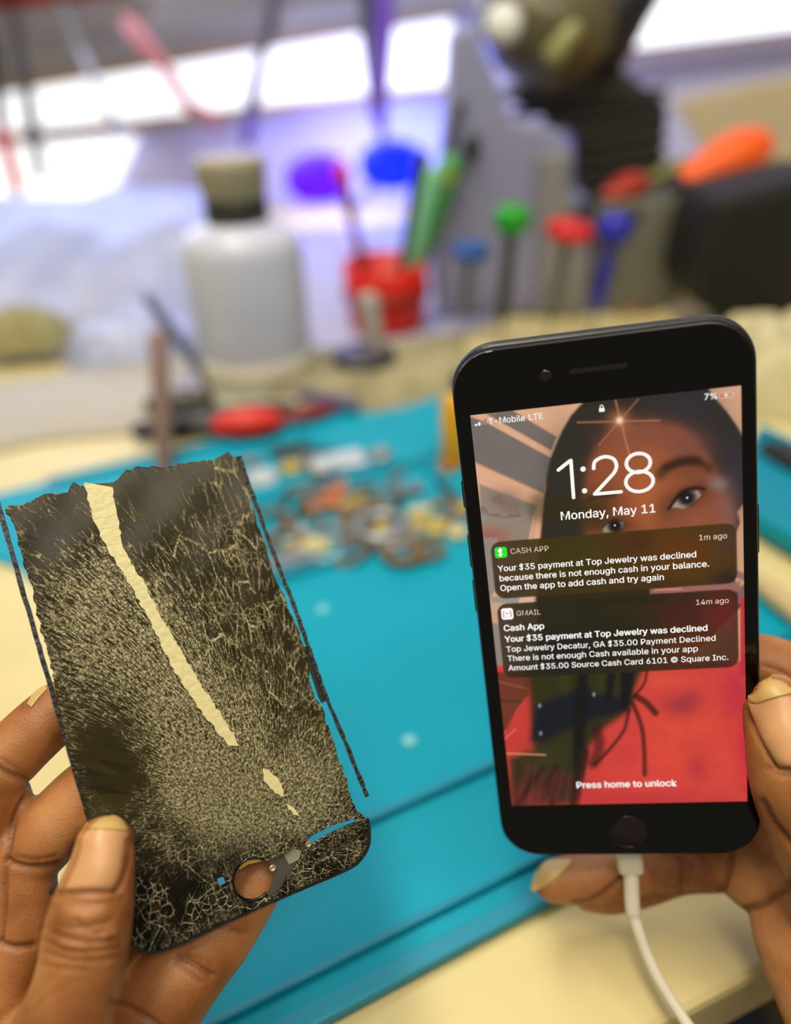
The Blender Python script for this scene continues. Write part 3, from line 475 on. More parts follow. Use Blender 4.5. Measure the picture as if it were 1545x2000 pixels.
def text(name, s, x0, x1, y, m=None, off=0.0, ysc=1.0):
    adv = sum(GL[c][0] for c in s) - 60; k = (x1 - x0) / adv; x = 0; bm = bmesh.new(); n_sh = 0
    shifts = ((0, 0), (off, 0), (-off, 0), (0, off * .7), (0, -off * .7)) if off else ((0, 0),)
    for c in s:
        if GL[c][1]:
            if c not in glyph_mesh:    # each letter is filled once and reused
                o_ = outline('glyph', [[(p[0] / 100, p[1] / 100) for p in L] for L in GL[c][1]], m_white, None, mm=1.0); glyph_mesh[c] = o_.data; bpy.data.objects.remove(o_)
            for q, (sx_, sy_) in enumerate(shifts):
                g = glyph_mesh[c].copy(); g.transform(Matrix.Translation((x0 + (x - 30) * k + sx_, y + sy_, .004 * q)) @ Matrix.Diagonal((k * 100, k * 100 * ysc, 1, 1))); bm.from_mesh(g); bpy.data.meshes.remove(g)
        x += GL[c][0]
    me = bpy.data.meshes.new(name); bm.to_mesh(me); bm.free(); me.transform(Matrix.Diagonal((.001, .001, .001, 1))); me.materials.append(m or m_white)
    o = bpy.data.objects.new(name, me); COL.objects.link(o); o.parent = screen; o.location.z = .0002; return o
text('carrier_text', 'T-Mobile', -29.5, -19.9, 57.85, off=.03); text('network_text', 'LTE', -18.9, -15.2, 57.85, off=.02)
text('battery_percentage', '7%', 25.3, 28.5, 58.2, off=.05)
text('date_text', 'Monday, May 11', -12.7, 12.3, 29.55, off=.06)
text('notification_title', 'CASH APP', -27.1, -16.6, 20.95, m_dim); text('notification_time', '1m ago', 22.9, 30.1, 20.7, m_dim, off=.02)
text('notification_line', 'Your $35 payment at Top Jewelry was declined', -31.0, 22.2, 16.0, off=.055)
text('notification_line', 'because there is not enough cash in your balance.', -30.9, 25.4, 13.05, off=.055)
text('notification_line', 'Open the app to add cash and try again', -30.9, 13.6, 10.1, off=.055)
text('notification_title', 'GMAIL', -27.1, -20.3, 2.2, m_dim); text('notification_time', '14m ago', 21.6, 30.2, 2.15, m_dim, off=.02)
text('notification_line', 'Cash App', -31.1, -19.7, -2.3, off=.085)
text('notification_line', 'Your $35 payment at Top Jewelry was declined', -31.1, 24.5, -5.75, off=.085)
text('notification_line', 'Top Jewelry Decatur, GA $35.00 Payment Declined', -31.0, 26.6, -8.9, off=.035)
text('notification_line', 'There is not enough Cash available in your app', -30.9, 21.8, -11.85, off=.035)
text('notification_line', 'Amount $35.00 Source Cash Card 6101 © Square Inc.', -30.9, 29.8, -14.9, off=.035)
text('unlock_hint', 'Press home to unlock', -14.3, 14.5, -55.0, off=.09)
def ribbon(pts, wd, closed=False):
    P = [np.array(p[:2], float) for p in pts]; L, R2 = [], []; n_ = len(P)
    for i in range(n_):
        a = P[(i - 1) % n_] if closed else P[max(i - 1, 0)]; b = P[(i + 1) % n_] if closed else P[min(i + 1, n_ - 1)]
        t = (b - a) / np.linalg.norm(b - a); nn = np.array((-t[1], t[0])) * wd / 2; L.append(P[i] + nn); R2.append(P[i] - nn)
    if closed: return [[tuple(p) for p in L], [tuple(p) for p in R2]]
    cap = lambda c, t: [tuple(c + wd / 2 * (math.cos(a) * t + math.sin(a) * np.array((t[1], -t[0])))) for a in np.linspace(-1.3, 1.3, 6)]
    te = (P[-1] - P[-2]) / np.linalg.norm(P[-1] - P[-2]); ts = (P[0] - P[1]) / np.linalg.norm(P[0] - P[1])
    return [[tuple(p) for p in L] + cap(P[-1], te) + [tuple(p) for p in R2[::-1]] + cap(P[0], ts)]
circ = lambda cx, cy, rx, ry, n_=40: [(cx + rx * math.cos(2 * math.pi * i / n_), cy + ry * math.sin(2 * math.pi * i / n_)) for i in range(n_)]
outline('clock_digit', ribbon([(-12.3, 43.6), (-9.2, 45.75)], .95), m_white, screen); outline('clock_digit', ribbon([(-8.85, 45.9), (-8.85, 35.6)], .95), m_white, screen, z=.00021)
outline('clock_colon', [circ(-5.85, 43.2, .72, .72, 20), circ(-5.85, 37.2, .72, .72, 20)], m_white, screen)
outline('clock_digit', ribbon(spline([(-3.1, 43.1), (-2.6, 45.0), (-.2, 46.0), (2.1, 45.2), (2.8, 43.3), (2.2, 41.6), (.6, 39.9), (-3.2, 36.15)], 6), .95), m_white, screen)
outline('clock_digit', ribbon([(-3.3, 36.05), (3.6, 36.05)], .95), m_white, screen, z=.00021)
outline('clock_digit', ribbon(circ(8.4, 43.45, 3.05, 2.55), .95, True), m_white, screen); outline('clock_digit', ribbon(circ(8.45, 38.4, 3.5, 2.75), .95, True), m_white, screen, z=.00021)
for i, hgt in enumerate((.55, .95, 1.3, 1.7)):
    outline('signal_bar', [rrect(-33.2 + i * .85, 57.8, -32.55 + i * .85, 57.8 + hgt, .15, 3)], m_white if i < 2 else m_grey_, screen)
outline('padlock_icon', [rrect(-.75, 58.0, .65, 59.0, .15, 3)], m_white, screen); outline('padlock_icon', ribbon([(-.45, 58.9), (-.45, 59.35), (-.3, 59.65), (-.05, 59.75), (.2, 59.65), (.35, 59.35), (.35, 58.9)], .22), m_white, screen, z=.00021)
outline('battery_icon', [rrect(28.95, 58.0, 32.3, 59.7, .4, 5), rrect(29.12, 58.17, 32.13, 59.53, .3, 5)], m_pale2, screen); outline('battery_icon', [rrect(32.5, 58.55, 32.75, 59.15, .1, 3)], m_pale2, screen)
outline('battery_level', [rrect(29.3, 58.35, 29.6, 59.35, .1, 3)], m_red, screen); outline('charging_bolt', [[(30.7, 59.6), (30.1, 58.8), (30.6, 58.8), (30.4, 58.1), (31.1, 58.95), (30.6, 58.95)][::-1]], m_white, screen, z=.00021)
ic = outline('app_icon', [rrect(-31.45, 20.0, -28.05, 23.2, .75, 6)], m_green, screen)
k = 2.6 / 509
outline('app_symbol', [[(-30.45 + (p[0] - 50) * .0034, 20.55 + (p[1] + 0) * .0041) for p in L] for L in GL['$'][1]], m_white, screen, z=.00024, off=.1)
outline('app_icon', [rrect(-31.4, 1.25, -28.0, 4.75, .75, 6)], emis('display_icon_white', 'fbfbf7'), screen)
outline('envelope_mark', ribbon([(-30.75, 2.15), (-30.75, 3.9), (-29.7, 3.0), (-28.65, 3.9), (-28.65, 2.15)], .28), emis('display_envelope_red', 'd8564c'), screen, z=.00024)
outline('envelope_mark', ribbon([(-30.75, 2.05), (-28.65, 2.05)], .12), emis('display_envelope_grey', 'cfcfcf'), screen, z=.00023)

# ---- charging cable
m_cable = mat('cable_white', 'e2dcc6', .4, spec=.4)
cab = thing('charging_cable', PR @ Vector((.0004, -.0796, -.006)), 'white charging cable plugged into the bottom of the lit phone', 'cable')
p0 = PR @ Vector((.0004, -.0800, -.0060)); p1 = PR @ Vector((.0007, -.0905, -.0060))
dx = (PR.to_3x3() @ Vector((1, 0, 0))).normalized(); dz = (PR.to_3x3() @ Vector((0, 0, 1))).normalized(); dy = dz.cross(dx)
sh = MB(); ring_ = rrect(-.0040, -.0024, .0040, .0024, .0022, 6)
secs = [(p0, .96), (p0.lerp(p1, .1), 1), (p0.lerp(p1, .9), 1.0), (p0.lerp(p1, .97), .96), (p1, .84)]
nn = len(ring_); vs = [p + (dx * a + dz * b_) * s for p, s in secs for a, b_ in ring_]
sh.add(vs, [list(range(nn))[::-1], [4 * nn + i for i in range(nn)]] + [(j * nn + i, j * nn + (i + 1) % nn, (j + 1) * nn + (i + 1) % nn, (j + 1) * nn + i) for j in range(4) for i in range(nn)], True)
sh.build('connector', m_cable, cab)
a0 = proj(p1)
pth = [(a0[0], a0[1], a0[2]), (1235, 1762, a0[2]), (1238, 1785, a0[2]), (1246, 1815, a0[2] - .001), (1262, 1860, a0[2] - .002), (1285, 1910, a0[2] - .004), (1312, 1955, a0[2] - .006), (1345, 2005, a0[2] - .009), (1392, 2070, a0[2] - .013), (1450, 2160, a0[2] - .018)]
cp = [dep(*q) for q in spline(pth, 5)]
rs = [.0024 if i < 9 else max(.0018, .0024 - (i - 9) * .0002) for i in range(len(cp))]
MB().tube(cp, rs, n=20).build('cord', m_cable, cab)
# ================================================================ shattered display (left)
KB = .861
RB = ((0.89543, 0.3177, -0.31189), (-0.26098, 0.94213, 0.21044), (0.36069, -0.10704, 0.92652)); TB = tuple(KB * v for v in (-0.06534, 0.05624, 0.24247))
PB = posemat(TB, RB, KB)
Rb_, Tb_ = np.array(RB), np.array((-0.06534, 0.05624, 0.24247))
def bl(px, py):                    # plan point on the glass plane, metres in the part's own frame
    d = np.array([(px - 772.5) / FPX, (py - 1000) / FPX, 1.]); n_ = Rb_[:, 2]; s = n_ @ Tb_ / (n_ @ d); X = Rb_.T @ (d * s - Tb_); return (X[0], -X[1])
def jag(pts, amp, step, seed):     # broken edge: resample with random teeth
    r = np.random.default_rng(seed); out = []
    for a, b in zip(pts[:-1], pts[1:]):
        a, b = np.array(a, float), np.array(b, float); L = np.linalg.norm(b - a); n_ = max(1, int(L / step)); t = (b - a) / max(L, 1e-6); nn_ = np.array((-t[1], t[0]))
        for i in range(n_): out.append(tuple(a + (b - a) * i / n_ + nn_ * r.uniform(-amp, amp) + t * r.uniform(-.3, .3) * step))
    return out
top_e = jag([(8, 992), (40, 985), (90, 966), (130, 962), (140, 942), (165, 950), (190, 946), (222, 940), (245, 920), (280, 910), (330, 912), (360, 903), (415, 896), (448, 883), (456, 892), (466, 893)], 3.2, 9, 1)
right_e = jag([(466, 893), (478, 925), (495, 998), (518, 1069), (537, 1125), (562, 1180), (582, 1229), (592, 1262), (601, 1283), (610, 1350), (630, 1387), (660, 1475), (690, 1565)], 2.6, 11, 2)
cornR = [(697, 1584), (710, 1592), (717, 1606), (720, 1630), (716, 1655), (704, 1676), (688, 1690)]
bot = [(650, 1708), (600, 1730), (530, 1760), (430, 1803), (360, 1838), (320, 1853), (298, 1858), (280, 1857), (263, 1847), (252, 1832), (246, 1815), (240, 1795)]
left_e = [(222, 1740), (200, 1680), (178, 1602), (140, 1485), (113, 1378), (104, 1325)] + jag([(104, 1320), (90, 1262), (79, 1226), (62, 1148), (45, 1105), (39, 1072), (23, 1020), (8, 992)], 3.5, 8, 3)
out_px = top_e + right_e + cornR + bot + left_e
outm = [bl(*p) for p in out_px]
hc = bl(495, 1717)
holes = [[(hc[0] + .0060 * math.cos(a), hc[1] + .0060 * math.sin(a)) for a in np.linspace(0, 2 * math.pi, 40)[:-1]],
         [bl(*p) for p in [(512, 1688), (530, 1679), (552, 1672), (578, 1652), (594, 1660), (584, 1684), (560, 1716), (548, 1738), (530, 1752), (520, 1750), (528, 1720)]],
         [bl(*p) for p in [(566, 1668), (588, 1652), (612, 1630), (650, 1612), (694, 1599), (699, 1604), (655, 1623), (620, 1642), (596, 1662), (575, 1672)]],
         [bl(305 + 9 * math.cos(a), 1773 + 8 * math.sin(a)) for a in np.linspace(0, 2 * math.pi, 12)[:-1]]]
stp = .00042
bx = np.arange(-.0405, .0425, stp); by = np.arange(-.0725, .0765, stp); NX, NY = len(bx), len(by)
BX, BY = np.meshgrid(bx, by); vx, vy = BX.ravel().copy(), BY.ravel().copy()
Xb = np.stack([vx, -vy, 0 * vx], 1) @ Rb_.T + Tb_
QX = 772.5 + FPX * Xb[:, 0] / Xb[:, 2]; QY = 1000 + FPX * Xb[:, 1] / Xb[:, 2]
sd = sdpoly(outm, vx, vy)
for h_ in holes: sd = np.maximum(sd, -sdpoly(h_, vx, vy))
keepv = sd < stp * .75
ii = (np.arange(NY - 1)[:, None] * NX + np.arange(NX - 1)[None, :]).ravel()
quads = np.stack([ii, ii + 1, ii + NX + 1, ii + NX], 1)
quads = quads[keepv[quads].all(1)]
S2 = sd.reshape(NY, NX); gyy, gxx = np.gradient(S2, stp)
move = np.where(sd > 0, sd, 0); vx2 = vx - gxx.ravel() * move; vy2 = vy - gyy.ravel() * move
used = np.unique(quads); remap = -np.ones(len(vx), int); remap[used] = np.arange(len(used))
ux, uy, qx, qy = vx2[used], vy2[used], QX[used], QY[used]
def gk(cx, cy, rx, ry, rot=0):
    a = rad(rot); dx_, dy_ = qx - cx, qy - cy; return np.exp(-(((dx_ * math.cos(a) + dy_ * math.sin(a)) / rx) ** 2 + ((-dx_ * math.sin(a) + dy_ * math.cos(a)) / ry) ** 2))
dens = .30 + 0 * qx
for g in ((330, 1290, 150, 260, -20, 1.0), (500, 1500, 190, 150, 0, 1.0), (180, 1160, 120, 120, 0, .8), (150, 1320, 90, 90, 0, .45), (600, 1570, 90, 70, 0, .5), (420, 1560, 130, 90, 0, .5)): dens = dens + g[5] * gk(*g[:5])
for g in ((290, 955, 110, 55, 0, .9), (280, 1050, 55, 60, 0, .9), (110, 1035, 95, 40, -20, .95), (215, 1500, 62, 110, -15, 1.3), (330, 1740, 100, 90, 0, 1.0), (400, 1130, 100, 60, 20, .35), (470, 1230, 50, 70, 0, .5), (580, 1350, 40, 160, 20, .55), (420, 920, 60, 30, 0, .2)): dens = dens * (1 - np.clip(g[5] * gk(*g[:5]), 0, 1))
big = .35 + .6 * gk(470, 1120, 140, 220, -20) + .9 * gk(560, 1680, 200, 70, -20) + .9 * gk(330, 1790, 160, 110) + .5 * gk(600, 1400, 60, 200, -20) + .4 * gk(440, 1640, 120, 60)
for g in ((290, 955, 90, 45, 0, .9), (280, 1050, 50, 55, 0, .6), (215, 1500, 60, 100, -15, .85), (110, 1035, 80, 35, -20, .6)): big = big * (1 - np.clip(g[5] * gk(*g[:5]), 0, 1))
ox, oy = 470, 1650
ph = np.arctan2(-(qy - oy), -(qx - ox)); rr = np.hypot(qx - ox, qy - oy) + 60
fl1 = ph + .34 * np.log(rr); fl2 = np.log(rr)
wave = .00018 * np.sin(qx / 23) * np.sin(qy / 31)
me = bpy.data.meshes.new('cracked_glass')
me.from_pydata(np.stack([ux, uy, wave], 1).tolist(), [], remap[quads].tolist())
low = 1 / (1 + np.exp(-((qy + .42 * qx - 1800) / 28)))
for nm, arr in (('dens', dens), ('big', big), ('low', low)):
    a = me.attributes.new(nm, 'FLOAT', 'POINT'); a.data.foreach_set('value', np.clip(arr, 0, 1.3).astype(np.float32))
a = me.attributes.new('flow', 'FLOAT_VECTOR', 'POINT'); a.data.foreach_set('vector', np.stack([fl1, fl2, 0 * fl1], 1).astype(np.float32).ravel())
me.polygons.foreach_set('use_smooth', [True] * len(me.polygons))
m_cr = bpy.data.materials.new('shattered_glass'); m_cr.use_nodes = True; nt = m_cr.node_tree; N, L = nt.nodes, nt.links; b = N['Principled BSDF']
def nd(t, **k):
    n_ = N.new(t)
    for a_, v_ in k.items(): setattr(n_, a_, v_)
    return n_
def math_(op, a_, b_=None, clamp=False):
    n_ = nd('ShaderNodeMath', operation=op); n_.use_clamp = clamp
    for i, v_ in enumerate((a_, b_)):
        if v_ is None: continue
        if isinstance(v_, (int, float)): n_.inputs[i].default_value = v_
        else: L.new(v_, n_.inputs[i])
    return n_.outputs[0]
def attr(n_): q = nd('ShaderNodeAttribute'); q.attribute_name = n_; return q
A_d, A_b, A_f, A_l = attr('dens'), attr('big'), attr('flow'), attr('low'); tc = nd('ShaderNodeTexCoord')
def vm(src, sc):
    q = nd('ShaderNodeVectorMath', operation='MULTIPLY'); L.new(src, q.inputs[0]); q.inputs[1].default_value = sc; return q.outputs[0]
def sm(v_, lo, hi):                # smooth step
    q = nd('ShaderNodeMapRange', interpolation_type='SMOOTHSTEP'); q.inputs[1].default_value = lo; q.inputs[2].default_value = hi; L.new(v_, q.inputs[0]); return q.outputs[0]
def vor(vec, feat='DISTANCE_TO_EDGE', rnd=1.0):
    q = nd('ShaderNodeTexVoronoi', feature=feat, voronoi_dimensions='2D'); q.inputs['Scale'].default_value = 1; q.inputs['Randomness'].default_value = rnd; L.new(vec, q.inputs['Vector']); return q
def noi(vec, sc, det=3, dist=0):
    q = nd('ShaderNodeTexNoise', noise_dimensions='2D'); q.inputs['Scale'].default_value = sc; q.inputs['Detail'].default_value = det; q.inputs['Distortion'].default_value = dist; L.new(vec, q.inputs['Vector']); return q.outputs['Fac']
fv = A_f.outputs['Vector']; oc = tc.outputs['Object']
# a little wobble in all coordinates
wob = nd('ShaderNodeTexNoise'); wob.inputs['Scale'].default_value = 260; wob.inputs['Detail'].default_value = 3; L.new(oc, wob.inputs['Vector'])
wo = nd('ShaderNodeVectorMath', operation='MULTIPLY_ADD'); L.new(wob.outputs['Color'], wo.inputs[0]); wo.inputs[1].default_value = (.0022, .0022, 0); L.new(oc, wo.inputs[2])
wf = nd('ShaderNodeVectorMath', operation='MULTIPLY_ADD'); L.new(wob.outputs['Color'], wf.inputs[0]); wf.inputs[1].default_value = (.02, .04, 0); L.new(fv, wf.inputs[2])
fine = noi(vm(wf.outputs[0], (150, 22, 1)), 1.0, 3, .2)
fine2 = noi(vm(wo.outputs[0], (1, 1, 1)), 1900, 3, .5)
spk = math_('ADD', math_('MULTIPLY', fine, .62), math_('MULTIPLY', fine2, .38))
thr = math_('SUBTRACT', .665, math_('MULTIPLY', A_d.outputs['Fac'], .17))
dash = math_('MULTIPLY', sm(math_('SUBTRACT', spk, thr), 0, .09), .85)
dash = math_('MULTIPLY', dash, sm(A_d.outputs['Fac'], .12, .5))
vf = vor(vm(wf.outputs[0], (46, 9, 1))); l1 = math_('SUBTRACT', 1, sm(vf.outputs['Distance'], .02, .075))
g1 = sm(noi(oc, 170, 3), .40, .62); l1 = math_('MULTIPLY', math_('MULTIPLY', l1, g1), sm(A_d.outputs['Fac'], .05, .35))
vb = vor(vm(wo.outputs[0], (190, 150, 1))); l2 = math_('MULTIPLY', math_('SUBTRACT', 1, sm(vb.outputs['Distance'], .004, .024)), math_('MAXIMUM', A_l.outputs['Fac'], .12))
vc = vor(vm(wf.outputs[0], (17, 6, 1))); vcc = vor(vm(wf.outputs[0], (17, 6, 1)), 'F1')
l4 = math_('MULTIPLY', math_('SUBTRACT', 1, sm(vc.outputs['Distance'], .012, .045)), math_('SUBTRACT', 1, math_('MULTIPLY', A_l.outputs['Fac'], .7)))
l2 = math_('MAXIMUM', l2, l4)
vb2 = vor(vm(wo.outputs[0], (430, 400, 1))); l3 = math_('SUBTRACT', 1, sm(vb2.outputs['Distance'], .01, .06))
g2 = sm(noi(oc, 120, 3), .38, .58); l2 = math_('MULTIPLY', math_('MULTIPLY', l2, g2), sm(A_b.outputs['Fac'], .15, .6))
l3 = math_('MULTIPLY', math_('MULTIPLY', l3, sm(noi(oc, 90, 2), .5, .6)), sm(A_b.outputs['Fac'], .55, 1.0))
crk = math_('MAXIMUM', math_('MAXIMUM', dash, math_('MULTIPLY', l1, .8)), math_('MAXIMUM', l2, l3))
crk = math_('MULTIPLY', crk, math_('ADD', .25, math_('MULTIPLY', sm(noi(oc, 1100, 3), .35, .65), .75)), clamp=True)
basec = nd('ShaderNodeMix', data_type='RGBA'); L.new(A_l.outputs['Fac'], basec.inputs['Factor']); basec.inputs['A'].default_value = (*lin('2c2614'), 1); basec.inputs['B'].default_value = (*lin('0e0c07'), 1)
bc2 = nd('ShaderNodeVectorMath', operation='SCALE'); L.new(basec.outputs['Result'], bc2.inputs[0]); L.new(math_('ADD', .65, math_('MULTIPLY', vcc.outputs['Color'], .9)), bc2.inputs['Scale'])  # random tone per shard paints their uneven reflections into the base colour
rmp = nd('ShaderNodeMix', data_type='RGBA'); L.new(crk, rmp.inputs['Factor']); L.new(bc2.outputs[0], rmp.inputs['A']); rmp.inputs['B'].default_value = (*lin('c0b78c'), 1)
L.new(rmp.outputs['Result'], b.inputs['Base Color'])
b.inputs['Specular IOR Level'].default_value = .14
L.new(math_('ADD', .2, math_('MULTIPLY', crk, .3)), b.inputs['Roughness'])
bp = nd('ShaderNodeBump'); bp.inputs['Strength'].default_value = .35; bp.inputs['Distance'].default_value = .0004; L.new(crk, bp.inputs['Height']); L.new(bp.outputs['Normal'], b.inputs['Normal'])
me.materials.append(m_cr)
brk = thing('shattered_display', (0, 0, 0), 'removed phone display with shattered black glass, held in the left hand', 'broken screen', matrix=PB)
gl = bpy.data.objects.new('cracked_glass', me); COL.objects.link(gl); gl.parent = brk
so = gl.modifiers.new('thickness', 'SOLIDIFY'); so.thickness = .0013; so.offset = -1
m_blk = mat('frame_black', '12100c', .35, noise=.5, nscale=300, bump=.4, bscale=500)
m_spk = mat('splintered_black', '1c1812', .3, noise=.9, nscale=450, bump=.8, bscale=700)
def strip(name, pts, wd, m, z0, z1, seed=0, amp=.0):
    P = [np.array(bl(*p)) for p in spline(pts, 5)]; r = np.random.default_rng(seed); Lf, Rg = [], []
    for i, p in enumerate(P):
        t = P[min(i + 1, len(P) - 1)] - P[max(i - 1, 0)]; t = t / np.linalg.norm(t); nn_ = np.array((-t[1], t[0])) * wd / 2
        Lf.append(p + nn_ * (1 + r.uniform(-amp, amp))); Rg.append(p - nn_ * (1 + r.uniform(-amp, amp)))
    n_ = len(P); mb = MB(); vs = [(*q, z) for q, z in [(q, z1) for q in Lf] + [(q, z1) for q in Rg] + [(q, z0) for q in Lf] + [(q, z0) for q in Rg]]
    fs = []
    for i in range(n_ - 1): fs += [(i, i + 1, n_ + i + 1, n_ + i)[::-1], (2 * n_ + i, 2 * n_ + i + 1, 3 * n_ + i + 1, 3 * n_ + i), (i, 2 * n_ + i, 2 * n_ + i + 1, i + 1)[::-1], (n_ + i, n_ + i + 1, 3 * n_ + i + 1, 3 * n_ + i)[::-1]]
    fs += [(0, n_, 3 * n_, 2 * n_), (n_ - 1, 3 * n_ - 1, 4 * n_ - 1, 2 * n_ - 1)]
    mb.add(vs, fs); return part(mb, name, m, brk)
strip('torn_frame_strip', [(468, 890), (486, 945), (503, 990), (522, 1045), (545, 1105), (568, 1165), (590, 1225), (611, 1285), (628, 1333), (648, 1385), (675, 1448), (700, 1510), (719, 1556)], .00125, m_spk, -.0016, -.0004, 4, .35)['label'] = 'thin splintered black edge strip hanging loose on the right'
strip('side_frame', [(-14, 950), (0, 1000), (25, 1090), (60, 1212), (85, 1297), (113, 1392), (141, 1490), (170, 1588), (200, 1680), (236, 1795)], .0013, m_blk, -.0026, -.0006, 5, .2)
strip('hinge_clip', [(598, 1262), (608, 1290), (622, 1330), (637, 1370)], .0030, mat('clip_dark_steel', '37393a', .3, metal=.6), -.0022, -.0010, 6, .15)
strip('bottom_frame', [(241, 1800), (248, 1828), (262, 1850), (283, 1862), (303, 1860), (360, 1841), (430, 1807), (530, 1763), (602, 1732), (652, 1711), (690, 1693), (708, 1676), (720, 1655), (723, 1628), (719, 1600)], .0011, m_blk, -.0030, -.0006, 7)
# jagged cream strip and two small patches laid flat on the glass
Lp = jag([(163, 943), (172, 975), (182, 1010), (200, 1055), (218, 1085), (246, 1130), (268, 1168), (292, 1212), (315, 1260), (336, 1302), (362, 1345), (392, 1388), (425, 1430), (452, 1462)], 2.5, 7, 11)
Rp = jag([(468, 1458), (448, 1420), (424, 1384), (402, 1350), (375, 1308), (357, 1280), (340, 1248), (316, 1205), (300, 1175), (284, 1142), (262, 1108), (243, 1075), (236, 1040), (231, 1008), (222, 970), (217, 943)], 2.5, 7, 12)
m_cream = mat('strip_cream', 'd6cb93', .35, noise=.06, nscale=400, bump=.25, bscale=500)
nz_ = .00035
def plate(name, loops, m, z0, z1, parent=None):
    mb = MB(); P = [bl(*p) for p in loops]
    if sum(P[i][0] * P[(i + 1) % len(P)][1] - P[(i + 1) % len(P)][0] * P[i][1] for i in range(len(P))) < 0: P = P[::-1]
    mb.prism(P, z0, z1); return part(mb, name, m, parent or brk)
plate('cream_strip', Lp + Rp, m_cream, .00012, nz_)['label'] = 'long jagged cream strip running down the shattered glass'
plate('cream_strip', jag([(514, 1498), (535, 1512), (550, 1532), (556, 1556), (543, 1552), (526, 1538), (514, 1520), (514, 1498)], 2, 6, 13), m_cream, .00012, nz_)
plate('cream_strip', jag([(560, 1568), (575, 1578), (586, 1594), (574, 1590), (562, 1580), (560, 1568)], 2, 6, 14), m_cream, .00012, nz_)
# home button bracket, tape, screws
m_steel = mat('bracket_grey', '59564c', .4, metal=.5, noise=.1, nscale=200)
hp = [hc[0] + .0066 * math.cos(rad(a)) for a in range(-80, 61, 10)], [hc[1] + .0066 * math.sin(rad(a)) for a in range(-80, 61, 10)]
brp = [(x, y) for x, y in zip(*hp)] + [bl(*p) for p in [(520, 1668), (596, 1640), (610, 1650), (600, 1690), (560, 1748), (540, 1764)]][1:]
mb = MB(); P = brp
if sum(P[i][0] * P[(i + 1) % len(P)][1] - P[(i + 1) % len(P)][0] * P[i][1] for i in range(len(P))) < 0: P = P[::-1]
mb.prism(P, -.0024, -.0016); brkt = part(mb, 'button_bracket', m_steel, brk)
m_scw = mat('screw_nickel', 'c9b795', .25, metal=.7)
for q in ((534, 1697), (604, 1650), (452, 1752)):
    c = bl(*q); MBs = MB().lathe([(.0011, -.0016), (.0011, -.0009), (.0005, -.0008), (.0005, -.0012)], (*c, 0), n=20); part(MBs, 'screw', m_scw, brk)
plate('yellow_tape', [(553, 1658), (575, 1642), (602, 1630), (606, 1636), (585, 1655), (560, 1668)], mat('yellow_film', 'b9990e', .4), -.0018, -.0014)
plate('yellow_tape', [(466, 1695), (482, 1684), (512, 1680), (512, 1684), (486, 1690), (470, 1700)], bpy.data.materials['yellow_film'], -.0019, -.0014)
plate('clear_tab', [(556, 1672), (575, 1658), (590, 1664), (586, 1680), (566, 1690)], mat('grey_tab', '8b8a78', .35), -.0015, -.0012)
plate('flex_tab', [(424, 1716), (436, 1712), (440, 1724), (428, 1730)], mat('flex_blue', '2f86a8', .4), .0001, .0004)
rg = MB(); n = 44
vs = [(hc[0] + r_ * math.cos(2 * math.pi * i / n), hc[1] + r_ * math.sin(2 * math.pi * i / n), z) for r_, z in ((.0059, -.0014), (.0059, .0001), (.0065, .0001), (.0065, -.0014)) for i in range(n) if 60 < 360 * i / n < 300 or True]
rg.add(vs, [(j * n + i, j * n + (i + 1) % n, (j + 1) * n + (i + 1) % n, (j + 1) * n + i) for j in range(3) for i in range(n) if 40 < 360 * i / n < 290], True)
part(rg, 'button_ring', m_blackglass, brk)
# ================================================================ hands
def skin(name, base, dark, light):
    m = bpy.data.materials.new(name); m.use_nodes = True; nt = m.node_tree; N, L = nt.nodes, nt.links; b = N['Principled BSDF']
    tc = N.new('ShaderNodeTexCoord')
    n1 = N.new('ShaderNodeTexNoise'); n1.inputs['Scale'].default_value = 45; n1.inputs['Detail'].default_value = 6; L.new(tc.outputs['Object'], n1.inputs['Vector'])
    r = N.new('ShaderNodeValToRGB'); L.new(n1.outputs['Fac'], r.inputs['Fac']); e = r.color_ramp.elements
    e[0].position = .32; e[0].color = (*lin(dark), 1); e[1].position = .68; e[1].color = (*lin(light), 1); q = e.new(.5); q.color = (*lin(base), 1)
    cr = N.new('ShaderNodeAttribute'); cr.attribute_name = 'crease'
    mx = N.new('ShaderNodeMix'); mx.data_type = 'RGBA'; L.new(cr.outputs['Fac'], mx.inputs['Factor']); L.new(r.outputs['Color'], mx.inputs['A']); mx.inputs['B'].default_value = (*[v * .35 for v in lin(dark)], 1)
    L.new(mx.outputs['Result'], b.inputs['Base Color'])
    b.inputs['Roughness'].default_value = .5; b.inputs['Subsurface Weight'].default_value = .12; b.inputs['Subsurface Scale'].default_value = .003; b.inputs['Subsurface Radius'].default_value = (1, .35, .2)
    v = N.new('ShaderNodeTexVoronoi'); v.inputs['Scale'].default_value = 1500; L.new(tc.outputs['Object'], v.inputs['Vector'])
    n2 = N.new('ShaderNodeTexNoise'); n2.inputs['Scale'].default_value = 260; n2.inputs['Detail'].default_value = 5; L.new(tc.outputs['Object'], n2.inputs['Vector'])
    a = N.new('ShaderNodeMath'); a.operation = 'ADD'; L.new(v.outputs['Distance'], a.inputs[0]); L.new(n2.outputs['Fac'], a.inputs[1])
    bp = N.new('ShaderNodeBump'); bp.inputs['Strength'].default_value = .16; bp.inputs['Distance'].default_value = .0006; L.new(a.outputs[0], bp.inputs['Height']); L.new(bp.outputs['Normal'], b.inputs['Normal'])
    return m
m_skin = skin('skin_brown', 'a56a38', '7f461a', 'bd8452')
m_nail = mat('nail', 'cf9a6a', .38, noise=.08, nscale=120, bump=.06, bscale=300, sss=.1)
m_nailtip = mat('nail_tip', 'c9a763', .4, noise=.08, nscale=160)
